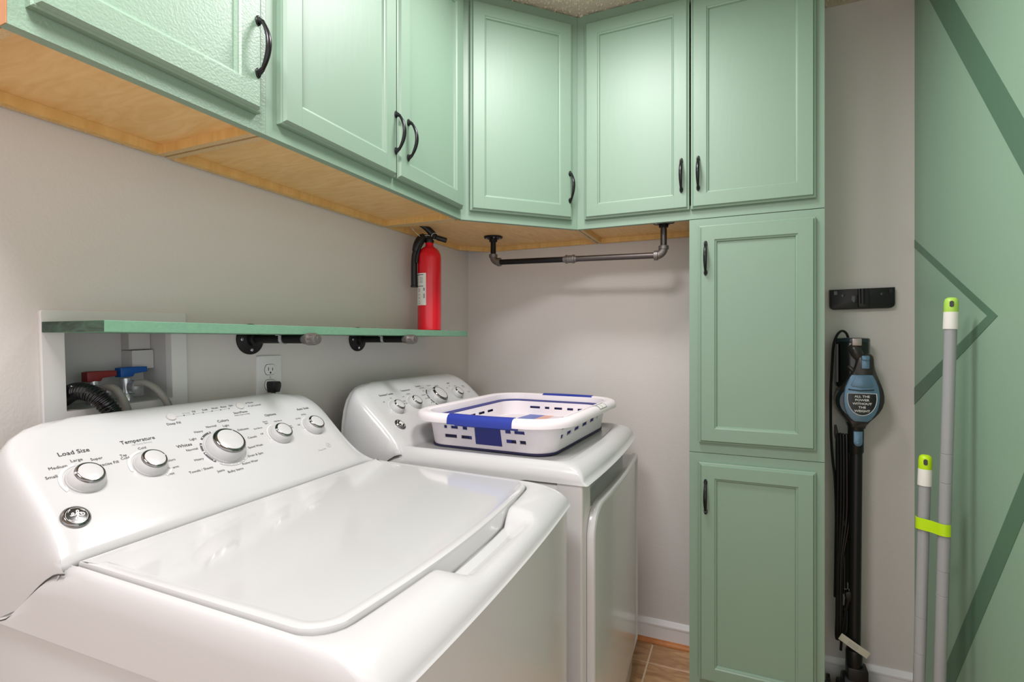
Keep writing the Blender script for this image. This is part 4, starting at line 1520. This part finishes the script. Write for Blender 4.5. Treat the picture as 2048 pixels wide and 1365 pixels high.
# ---------------------------------------------------------------- hanging rod of pipe
rod = thing('hanging_rod', 'dark steel pipe clothes rod hung under the corner and back wall cabinets', 'rod', (0, 0, 0))
RY = -0.225
zl, zr = 1.4955, 1.4815
xl, xr = 0.2375, 0.8985
rr0 = 0.0108
for x, zt, zb_, nm in ((xl, ZB + 0.0185, zl, 'l'), (xr, ZB + 0.0185, zr, 'r')):
    b_ = B()
    lathe(b_, [(0.0375, 0.0), (0.0375, -0.004), (0.035, -0.0065), (0.019, -0.008), (0.0165, -0.010), (0.0160, -0.020), (0.013, -0.021)], origin=(x, RY, zt), axis=(0, 0, 1), n=36)
    f = finish(b_, 'flange', M['blackmetal'], rod)
    for k in range(4):
        a = k * PI / 2 + 0.5
        b_ = B()
        lathe(b_, [(0.004, -0.006), (0.004, -0.0085), (0.003, -0.0092)], origin=(x + 0.0265 * math.cos(a), RY + 0.0265 * math.sin(a), zt), axis=(0, 0, 1), n=10)
        finish(b_, 'screw', M['zinc'], f)
    b_ = B()
    lathe(b_, [(rr0, 0), (rr0, 1)], origin=(x, RY, zb_ + 0.020), axis=(0, 0, 1), n=20) if False else None
    tube(b_, [(x, RY, zb_ + 0.018), (x, RY, zt - 0.012)], rr0, 20)
    finish(b_, 'drop_pipe', M['blackmetal'] if nm == 'l' else M['rodmetal'], rod)
    sg = 1 if nm == 'l' else -1
    b_ = B()
    pts = [(x + sg * 0.026 * (1 - math.cos(a)) , RY, zb_ + 0.026 * (1 - math.sin(a))) for a in [k * PI / 2 / 8 for k in range(9)]]
    pts = [(x + sg * (0.026 - 0.026 * math.cos(a)), RY, zb_ + 0.026 - 0.026 * math.sin(a)) for a in [k * PI / 2 / 8 for k in range(9)]]
    tube(b_, pts, 0.0145, 20)
    lathe(b_, [(0.0145, -0.008), (0.0172, -0.007), (0.0172, 0.005), (0.0150, 0.006)], origin=(x, RY, zb_ + 0.027), axis=(0, 0, 1), n=24)
    lathe(b_, [(0.0145, -0.008), (0.0172, -0.007), (0.0172, 0.005), (0.0150, 0.006)], origin=(x + sg * 0.027, RY, zb_), axis=(sg, 0, 0), n=24)
    el = finish(b_, 'elbow', M['iron'], rod)
    if nm == 'r':
        b_ = B()
        for kk in (0.25, 0.5, 0.75):
            a = kk * PI / 2
            p = Vector((x + sg * (0.026 - 0.026 * math.cos(a)), RY - 0.0142, zb_ + 0.026 - 0.026 * math.sin(a)))
            lathe(b_, [(0.0030, 0), (0.0030, 0.0014), (0.002, 0.0014)], origin=p, axis=(0, -1, 0), n=10)
        finish(b_, 'cast_mark', M['iron'], el)
xm = 0.558
zm = lerp(zl, zr, (xm - xl) / (xr - xl))
b_ = B()
tube(b_, [(xl + 0.028, RY, lerp(zl, zr, 0.04)), (xm - 0.005, RY, zm)], rr0, 20)
finish(b_, 'pipe', M['blackmetal'], rod)
b_ = B()
tube(b_, [(xm + 0.005, RY, zm), (xr - 0.028, RY, lerp(zl, zr, 0.96))], rr0, 20)
finish(b_, 'pipe', M['rodmetal'], rod)
b_ = B()
ax = Vector((xr - xl, 0, zr - zl)).normalized()
lathe(b_, [(0.0120, -0.026), (0.0122, -0.017), (0.0160, -0.0165), (0.0165, -0.014), (0.0165, -0.011), (0.0145, -0.010), (0.0145, 0.010), (0.0165, 0.011), (0.0165, 0.014), (0.0160, 0.0165), (0.0122, 0.017), (0.0120, 0.026)], origin=(xm, RY, zm), axis=ax, n=24)
finish(b_, 'coupling', M['iron'], rod)

# ---------------------------------------------------------------- vacuum wall mount
t = thing('vacuum_wall_mount', 'black plastic vacuum wall mount bracket screwed to the grey wall', 'bracket', (1.5185, 0, 1.3245), (0, math.radians(-0.8), 0))
place = lambda a, c, h: Vector((a, -h, c))
bm = B()
pts = rrect(-0.0925, 0.0925, -0.0345, 0.0345, 0.006, 4)
pts = [(-0.0925, 0.034), (-0.0925, -0.020), (-0.0905, -0.028), (-0.083, -0.0335), (-0.075, -0.0345), (0.075, -0.0345), (0.083, -0.0335), (0.0905, -0.028), (0.0925, -0.020), (0.0925, 0.034)]
prism(bm, pts, place, 0.0003, 0.022, 0.004)
mb = finish(bm, 'plate', M['blackp'], t)
bm = B()
prism(bm, rrect(-0.012, 0.020, -0.030, 0.0335, 0.003, 3), place, 0.020, 0.031, 0.003)
tube(bm, [(0.0, -0.026, 0.033), (0.0, -0.026, -0.018)], 0.0085, 14)
finish(bm, 'hook', M['blackp'], t)
bm = B()
prism(bm, disc_pts(-0.020, 0.002, 0.011, 0.016, 20), place, 0.0215, 0.0235, 0.0005)
finish(bm, 'cradle_notch', M['blackgl'], t)
for x in (-0.054, 0.057):
    bm = B()
    lathe(bm, [(0.0052, 0.0215), (0.0052, 0.0232), (0.003, 0.0236)], origin=(x, 0, 0.013), axis=(0, -1, 0), n=14)
    finish(bm, 'screw', M['blackgl'], t)
for x in (-0.076, 0.080):
    bm = B()
    box(bm, x - 0.0055, x + 0.0055, -0.0235, -0.0215, 0.015, 0.029, 0.0006)
    finish(bm, 'square_tab', M['blackgl'], t)

# ---------------------------------------------------------------- stick vacuum
v = thing('stick_vacuum', 'black and slate blue corded stick vacuum standing against the grey wall', 'vacuum', (1.495, -0.075, 0))
P3 = lambda a, c, h: Vector((a, -h, c))     # a = x, c = z, h = towards camera (local)
# dust cup
bm = B()
lathe(bm, [(0.048, 1.030), (0.050, 1.036), (0.050, 1.176), (0.047, 1.180)], origin=(-0.011, 0.015, 0), n=36)
lathe(bm, [(0.030, 1.00), (0.046, 1.03)], origin=(-0.011, 0.015, 0), n=24)
cup = finish(bm, 'dust_cup', M['blackgl'], v)
bm = B()
lathe(bm, [(0.0485, 1.177), (0.0505, 1.179), (0.0495, 1.189), (0.044, 1.192), (0.0001, 1.1925)], origin=(-0.011, 0.015, 0), n=36)
finish(bm, 'cup_lid', M['vdark'], cup)
bm = B()
box(bm, -0.021, 0.006, -0.043, -0.030, 1.166, 1.190, 0.003, 2)
finish(bm, 'latch', M['sil'], cup)
bm = B()
prism(bm, rrect(-0.060, -0.055, 1.045, 1.172, 0.002, 2), P3, -0.01, 0.016)
finish(bm, 'cup_strip', M['vgrey'], cup)
# elbow to the head
bm = B()
tube(bm, [(-0.014, -0.014, 1.168), (-0.011, -0.026, 1.152), (-0.002, -0.024, 1.132), (0.008, -0.012, 1.112), (0.010, -0.004, 1.09)], lambda u: 0.0195 - 0.002 * u, 18, k=6)
tube(bm, [(-0.028, -0.028, 1.098), (-0.020, -0.034, 1.088), (-0.010, -0.030, 1.08)], 0.007, 10, k=4)
finish(bm, 'air_duct', M['vgrey'], v)
# teardrop motor head
hz = [0.896, 0.906, 0.920, 0.935, 0.950, 0.966, 0.985, 1.004, 1.022, 1.040, 1.058, 1.076, 1.094, 1.110, 1.124, 1.134, 1.140, 1.1425]
hw_ = [0.020, 0.023, 0.0315, 0.045, 0.0555, 0.0625, 0.066, 0.0645, 0.060, 0.0535, 0.0455, 0.0375, 0.031, 0.0270, 0.0250, 0.0225, 0.0170, 0.007]
def headpts(scale, zc=1.0, cxo=0.0):
    L = []
    def cxz(z):
        return -0.003 + (z - 0.90) * 0.082 + cxo
    for z, ww in zip(hz, hw_):
        L.append((cxz(z) + ww * scale, zc + (z - zc) * (1 - (1 - scale) * 0.55)))
    for z, ww in reversed(list(zip(hz, hw_))):
        L.append((cxz(z) - ww * scale, zc + (z - zc) * (1 - (1 - scale) * 0.55)))
    return L
bm = B()
rings = []
for sc_, h in ((0.86, -0.055), (0.97, -0.045), (1.0, -0.030), (1.0, 0.018), (0.985, 0.030), (0.93, 0.040), (0.85, 0.045)):
    rings.append([P3(a, c, h) for a, c in headpts(sc_, cxo=0.0)])
loft(bm, rings, cap0=True, cap1=True)
head = finish(bm, 'motor_head', M['vgrey'], v, ang=50)
bm = B()
lathe(bm, [(0.052, -0.02), (0.060, -0.005), (0.060, 0.035), (0.055, 0.045)], origin=(-0.004, -0.028, 0.985), axis=(0, 1, 0), n=36)
finish(bm, 'head_shell', M['vdark'], head)
fpts = [(-0.0265, 1.073), (-0.0365, 1.055), (-0.0455, 1.032), (-0.0495, 1.006), (-0.0495, 0.985), (-0.0465, 0.964), (-0.040, 0.946), (-0.030, 0.931), (-0.019, 0.922), (0.016, 0.922), (0.027, 0.931), (0.037, 0.946), (0.0445, 0.964), (0.0485, 0.985), (0.0500, 1.006), (0.0470, 1.032), (0.0395, 1.055), (0.0300, 1.073)]
bm = B()
fpts = [(a + 0.0035, c) for a, c in fpts]
prism(bm, fpts, P3, 0.040, 0.0515, 0.004)
face = finish(bm, 'blue_faceplate', M['vblu'], head, ang=35)
bm = B()
prism(bm, [(a + 0.0035, c) for a, c in [(-0.0150, 1.069), (0.0185, 1.069), (0.0330, 1.040), (0.0290, 1.0345), (0.000, 1.0310), (-0.0260, 1.0345), (-0.0295, 1.040)]], P3, 0.050, 0.0530, 0.001)
finish(bm, 'pre_filter_tab', M['vblu'], face)
bm = B()
prism(bm, [(-0.033, 1.0285), (-0.024, 1.0265), (0.0, 1.0245), (0.026, 1.0265), (0.037, 1.0285), (0.037, 1.0230), (0.0, 1.0195), (-0.033, 1.0230)], P3, 0.0505, 0.0525, 0.001)
finish(bm, 'vent_slot', M['vdark'], face)
lp = [(-0.0385, 1.0135), (0.0405, 1.0135)] + [(0.001 + 0.0410 * math.cos(math.radians(-k * 9)), 1.001 + (0.062 * math.sin(math.radians(-k * 9)))) for k in range(0, 21)]
lp = [(0.0405, 1.0140), (-0.0385, 1.0140)] + [(0.001 - 0.0405 * math.cos(math.radians(k * 10)), 0.998 - 0.0560 * math.sin(math.radians(k * 10))) for k in range(0, 19)]
lp = [(a + 0.0035, c) for a, c in lp]
bm = B()
prism(bm, lp, P3, 0.0505, 0.0522)
finish(bm, 'label_border', M['paper'], face, smooth=False)
bm = B()
prism(bm, [(0.001 + (a - 0.001) * 0.955, 0.985 + (c - 0.985) * 0.955) for a, c in lp], P3, 0.051, 0.0527)
lbl = finish(bm, 'label_plate', M['blackgl'], face, smooth=False)
bm = B()
for k, s_ in enumerate(('ALL THE', 'POWER', 'WITHOUT', 'THE', 'WEIGHT')):
    text_into(bm, s_, lambda a, c, k=k: Vector((0.0045 + a * 1.12, -0.0530, 1.0035 - k * 0.0116 + c)), 0.0098, 'CENTER', 0.02)
flat(bm, 'slogan', M['paper'], lbl)
bm = B()
prism(bm, rrect(0.0040, 0.0260, 1.092, 1.135, 0.004, 4), P3, 0.038, 0.0475, 0.002)
b3 = finish(bm, 'power_button', M['vblu'], head)
bm = B()
prism(bm, rrect(0.0035, 0.0265, 1.118, 1.135, 0.007, 4), P3, 0.045, 0.0515, 0.003)
finish(bm, 'button_cap', M['vblu'], b3)
# neck and wand
bm = B()
lathe(bm, [(0.019, 0.815), (0.022, 0.822), (0.0225, 0.900), (0.026, 0.915), (0.020, 0.925)], origin=(-0.007, -0.020, 0), n=24)
finish(bm, 'wand_socket', M['blackp'], v)
bm = B()
pl_ = [(-0.0175, 0.8900), (-0.0175, 0.8560)] + [(-0.005 - 0.0125 * math.cos(math.radians(k * 15)), 0.8560 - 0.0140 * math.sin(math.radians(k * 15))) for k in range(1, 12)] + [(0.0075, 0.8560), (0.0075, 0.8900)]
prism(bm, pl_, P3, 0.036, 0.0465, 0.002)
rel = finish(bm, 'release_button', M['vblu'], v)
bm = B()
prism(bm, rrect(-0.0125, 0.0025, 0.8475, 0.8590, 0.005, 4), P3, 0.0455, 0.0478, 0.001)
finish(bm, 'button_dimple', M['vblu'], rel)
bm = B()
tube(bm, [(-0.006, -0.020, 0.83), (-0.012, -0.022, 0.155)], 0.0178, 22)
finish(bm, 'wand', M['blackp'], v)
# floor head
bm = B()
lathe(bm, [(0.020, 0.0), (0.024, 0.006), (0.024, 0.06), (0.022, 0.066)], origin=(-0.012, -0.022, 0.110), n=22)
lathe(bm, [(0.030, -0.034), (0.034, -0.030), (0.034, 0.030), (0.030, 0.034)], origin=(-0.012, -0.022, 0.062), axis=(1, 0, 0), n=28)
box(bm, -0.034, 0.024, -0.048, 0.004, 0.058, 0.125, 0.006, 2)
finish(bm, 'swivel_joint', M['blackp'], v)
bm = B()
prism(bm, [(-0.100, 0.0), (-0.100, 0.060), (-0.060, 0.074), (0.05, 0.074), (0.100, 0.060), (0.100, 0.0)], lambda a, c, h: Vector((a, -c - 0.01, h + 0.006)), 0.0, 0.045, 0.012)
box(bm, -0.055, 0.045, -0.02, 0.045, 0.006, 0.040, 0.008, 2)
lathe(bm, [(0.018, -0.004), (0.018, 0.004)], origin=(0.058, 0.045, 0.020), axis=(1, 0, 0), n=20)
lathe(bm, [(0.018, -0.004), (0.018, 0.004)], origin=(-0.075, 0.045, 0.020), axis=(1, 0, 0), n=20)
finish(bm, 'floor_head', M['blackp'], v)
bm = B()
for x in (-0.08, 0.08):
    lathe(bm, [(0.006, -0.006), (0.006, 0.006)], origin=(x, -0.05, 0.006), axis=(1, 0, 0), n=12)
finish(bm, 'roller', M['vgrey'], v)
# cord hook and cord
bm = B()
prism(bm, [(-0.064, 0.900), (-0.059, 0.902), (-0.056, 0.885), (-0.052, 0.868), (-0.020, 0.862), (-0.020, 0.850), (-0.062, 0.856), (-0.064, 0.870)], P3, -0.004, 0.012, 0.001)
finish(bm, 'cord_hook', M['blackp'], v)
bm = B()
tube(bm, [(-0.020, 0.02, 1.188), (-0.028, 0.015, 1.208), (-0.042, 0.008, 1.215), (-0.056, 0.004, 1.200), (-0.066, 0.003, 1.165), (-0.070, 0.003, 1.10), (-0.0735, 0.003, 1.02), (-0.0745, 0.0, 0.94), (-0.0735, -0.002, 0.86), (-0.069, -0.004, 0.78), (-0.063, -0.005, 0.72), (-0.060, -0.006, 0.60), (-0.062, -0.008, 0.45), (-0.064, -0.010, 0.33)], 0.0040, 8, k=6)
for k in range(5):
    x = -0.0565 + k * 0.0083
    yk = -0.008 - 0.002 * (k % 2)
    xb_ = -0.0555 + k * 0.0035 if True else x
    pts = [(x + 0.001, yk + 0.012, 0.30 + 0.02 * k), (x + 0.001, yk + 0.012, 0.60), (x, yk + 0.012, 0.84), (x, yk + 0.004, 0.8715 - 0.001 * k), (x, yk - 0.006, 0.858), (x + 0.0006, yk - 0.007, 0.74), (x - 0.0005, yk - 0.006, 0.60), (xb_ - 0.002, yk - 0.007, 0.45), (xb_ - 0.004, yk - 0.007, 0.30), (xb_ - 0.004, yk - 0.005, 0.205), (xb_ - 0.003, yk + 0.004, 0.192), (x - 0.002, yk + 0.012, 0.21), (x + 0.001, yk + 0.012, 0.30)]
    tube(bm, pts, 0.0039, 8, k=5)
tube(bm, [(-0.048, -0.016, 0.16), (-0.045, -0.02, 0.22), (-0.036, -0.022, 0.29), (-0.030, -0.024, 0.335)], 0.0040, 8, k=4)
cord = finish(bm, 'power_cord', M['blackp'], v)
bm = B()
tube(bm, [(-0.034, -0.023, 0.305), (-0.027, -0.025, 0.345)], lambda u: 0.006 + 0.004 * u, 10)
prism(bm, [(-0.037, 0.340), (-0.027, 0.330), (-0.016, 0.343), (-0.014, 0.356), (-0.026, 0.366), (-0.038, 0.360)], P3, 0.014, 0.034, 0.003)
pg = finish(bm, 'plug', M['blackp'], v)
bm = B()
for dx_ in (-0.0030, 0.0035):
    box(bm, -0.0235 + dx_ - 0.0007, -0.0235 + dx_ + 0.0007, -0.028, -0.022, 0.362, 0.372)
finish(bm, 'prong', M['zinc'], pg)
bm = B()
tg = []
for k in range(9):
    u = k / 8
    c0 = Vector((-0.055 + 0.078 * u, -0.0475 - 0.006 * math.sin(u * PI), 0.222 - 0.040 * u - 0.006 * u * u))
    nrm = Vector((0.45, 0, 0.89)) * 0.0115
    tg.append([c0 - nrm, c0 + nrm, c0 + nrm + Vector((0, 0.0006, 0)), c0 - nrm + Vector((0, 0.0006, 0))])
loft(bm, tg, cap0=True, cap1=True)
tagm = finish(bm, 'warning_tag', M['tagp'], v)
bm = B()
rp = random.Random(11)
for k in range(8):
    for q in range(3):
        u = 0.30 + 0.042 * k
        c0 = Vector((-0.055 + 0.078 * u, -0.0483 - 0.006 * math.sin(u * PI), 0.222 - 0.040 * u - 0.006 * u * u)) + Vector((0.45, 0, 0.89)) * (-0.006 + 0.005 * q)
        e1 = Vector((0.89, 0, -0.5)) * 0.0013
        e2 = Vector((0.45, 0, 0.89)) * 0.0016
        bm.faces.new([bm.verts.new(c0 - e1 - e2), bm.verts.new(c0 + e1 - e2), bm.verts.new(c0 + e1 + e2), bm.verts.new(c0 - e1 + e2)])
flat(bm, 'tag_print', M['printg'], tagm)

# ---------------------------------------------------------------- mop poles
def mop(label, p0, p1, capm, seams, r=0.0126):
    p0, p1 = Vector(p0), Vector(p1)
    t = thing('mop_pole', label, 'pole', p0)
    ax = (p1 - p0)
    L = ax.length
    ax.normalize()
    b_ = B()
    prof = [(r * 0.8, 0.0), (r, 0.004)]
    for s in sorted(seams):
        prof += [(r, s - 0.0012), (r * 0.93, s - 0.0006), (r * 0.93, s + 0.0006), (r, s + 0.0012)]
    prof += [(r, L - 0.074)]
    lathe(b_, prof, axis=ax, n=28)
    finish(b_, 'tube', M['pole'], t, ang=50)
    b_ = B()
    lathe(b_, [(r * 1.18, L - 0.078), (r * 1.20, L - 0.0765), (r * 1.16, L - 0.036)], axis=ax, n=28)
    finish(b_, 'white_sleeve', M['wplastic'], t)
    b_ = B()
    lathe(b_, [(r * 1.10, L - 0.037), (r * 1.14, L - 0.035), (r * 1.12, L - 0.012), (r * 0.98, L - 0.0045), (r * 0.6, L - 0.0006), (0.0001, L)], axis=ax, n=28)
    cap = finish(b_, 'grip_cap', capm, t, ang=50)
    # hanging hole through the cap
    b_ = B()
    tocam = Vector((-0.36, -0.93, 0))
    side = Vector((0, 0, 1)).cross(tocam).normalized()
    up = Vector((0, 0, 1))
    c0 = ax * (L - 0.017) + side * 0.002
    pts = [c0 + side * (0.0042 * math.cos(a)) + up * ((0.0042 * math.sin(a)) + (0.0035 if math.sin(a) > 0 else -0.0035)) for a in [k * 2 * PI / 20 for k in range(20)]]
    loft(b_, [[p + tocam * (r * 1.02) for p in pts], [p + tocam * (r * 1.16) for p in pts]], cap1=True)
    finish(b_, 'hang_hole', M['seam'], cap)
    return t
mop('tall grey mop pole with green cap leaning by the green wall', (1.5861, -0.4907, 0), (1.6157, -0.497, 1.2897), M['lime2'], (0.905, 0.833, 0.615, 0.555))
mop('short grey mop pole with lime cap beside the taller pole', (1.5505, -0.4719, 0), (1.5739, -0.4613, 0.893), M['lime'], (0.480, 0.388))
# clip joining the poles
bm = B()
c1 = Vector((1.5690, -0.4632, 0.720))
c2 = Vector((1.6025, -0.4941, 0.7195))
dd_ = (c2 - c1)
dd_.z = 0
dirn = dd_.normalized()
nrm = Vector((-dirn.y, dirn.x, 0))
if nrm.dot(Vector((-0.4, -0.9, 0))) < 0:
    nrm = -nrm
R1 = 0.0155
L_ = dd_.length
path = []
for k in range(9):
    a = math.radians(170 - 105 * k / 8)
    path.append((R1 * math.cos(a), R1 * math.sin(a)))
path += [(L_ * 0.5, R1 * 0.72)]
for k in range(9):
    a = math.radians(115 - 105 * k / 8)
    path.append((L_ + R1 * math.cos(a), R1 * math.sin(a)))
rings = []
for i, (a, c) in enumerate(path):
    zc = lerp(c1.z, c2.z, max(0, min(1, a / L_)))
    base_ = Vector((c1.x, c1.y, 0)) + dirn * a + nrm * c
    out_ = nrm * 0.0022
    rings.append([base_ + Vector((0, 0, zc - 0.0145)), base_ + Vector((0, 0, zc + 0.0145)), base_ + out_ + Vector((0, 0, zc + 0.0145)), base_ + out_ + Vector((0, 0, zc - 0.0145))])
loft(bm, rings, cap0=True, cap1=True)
tag(finish(bm, 'pole_clip', M['lime'], ang=40), 'lime green plastic clip joining the two mop poles', 'clip')

# tiny joined pieces (lettering, printed marks, fine joints)
for o in bpy.data.objects:
    b0 = o.name.split('.')[0]
    if b0 in ('printed_lettering', 'grey_lettering', 'grey_scale_marks', 'dark_scale_marks', 'white_dots', 'rail_joint', 'slots', 'label_print', 'tag_print',
              'embossed_marks', 'sticker_lines', 'slogan', 'cast_mark', 'monogram', 'prong', 'roller', 'zip_tie'):
        o['kind'] = 'stuff'
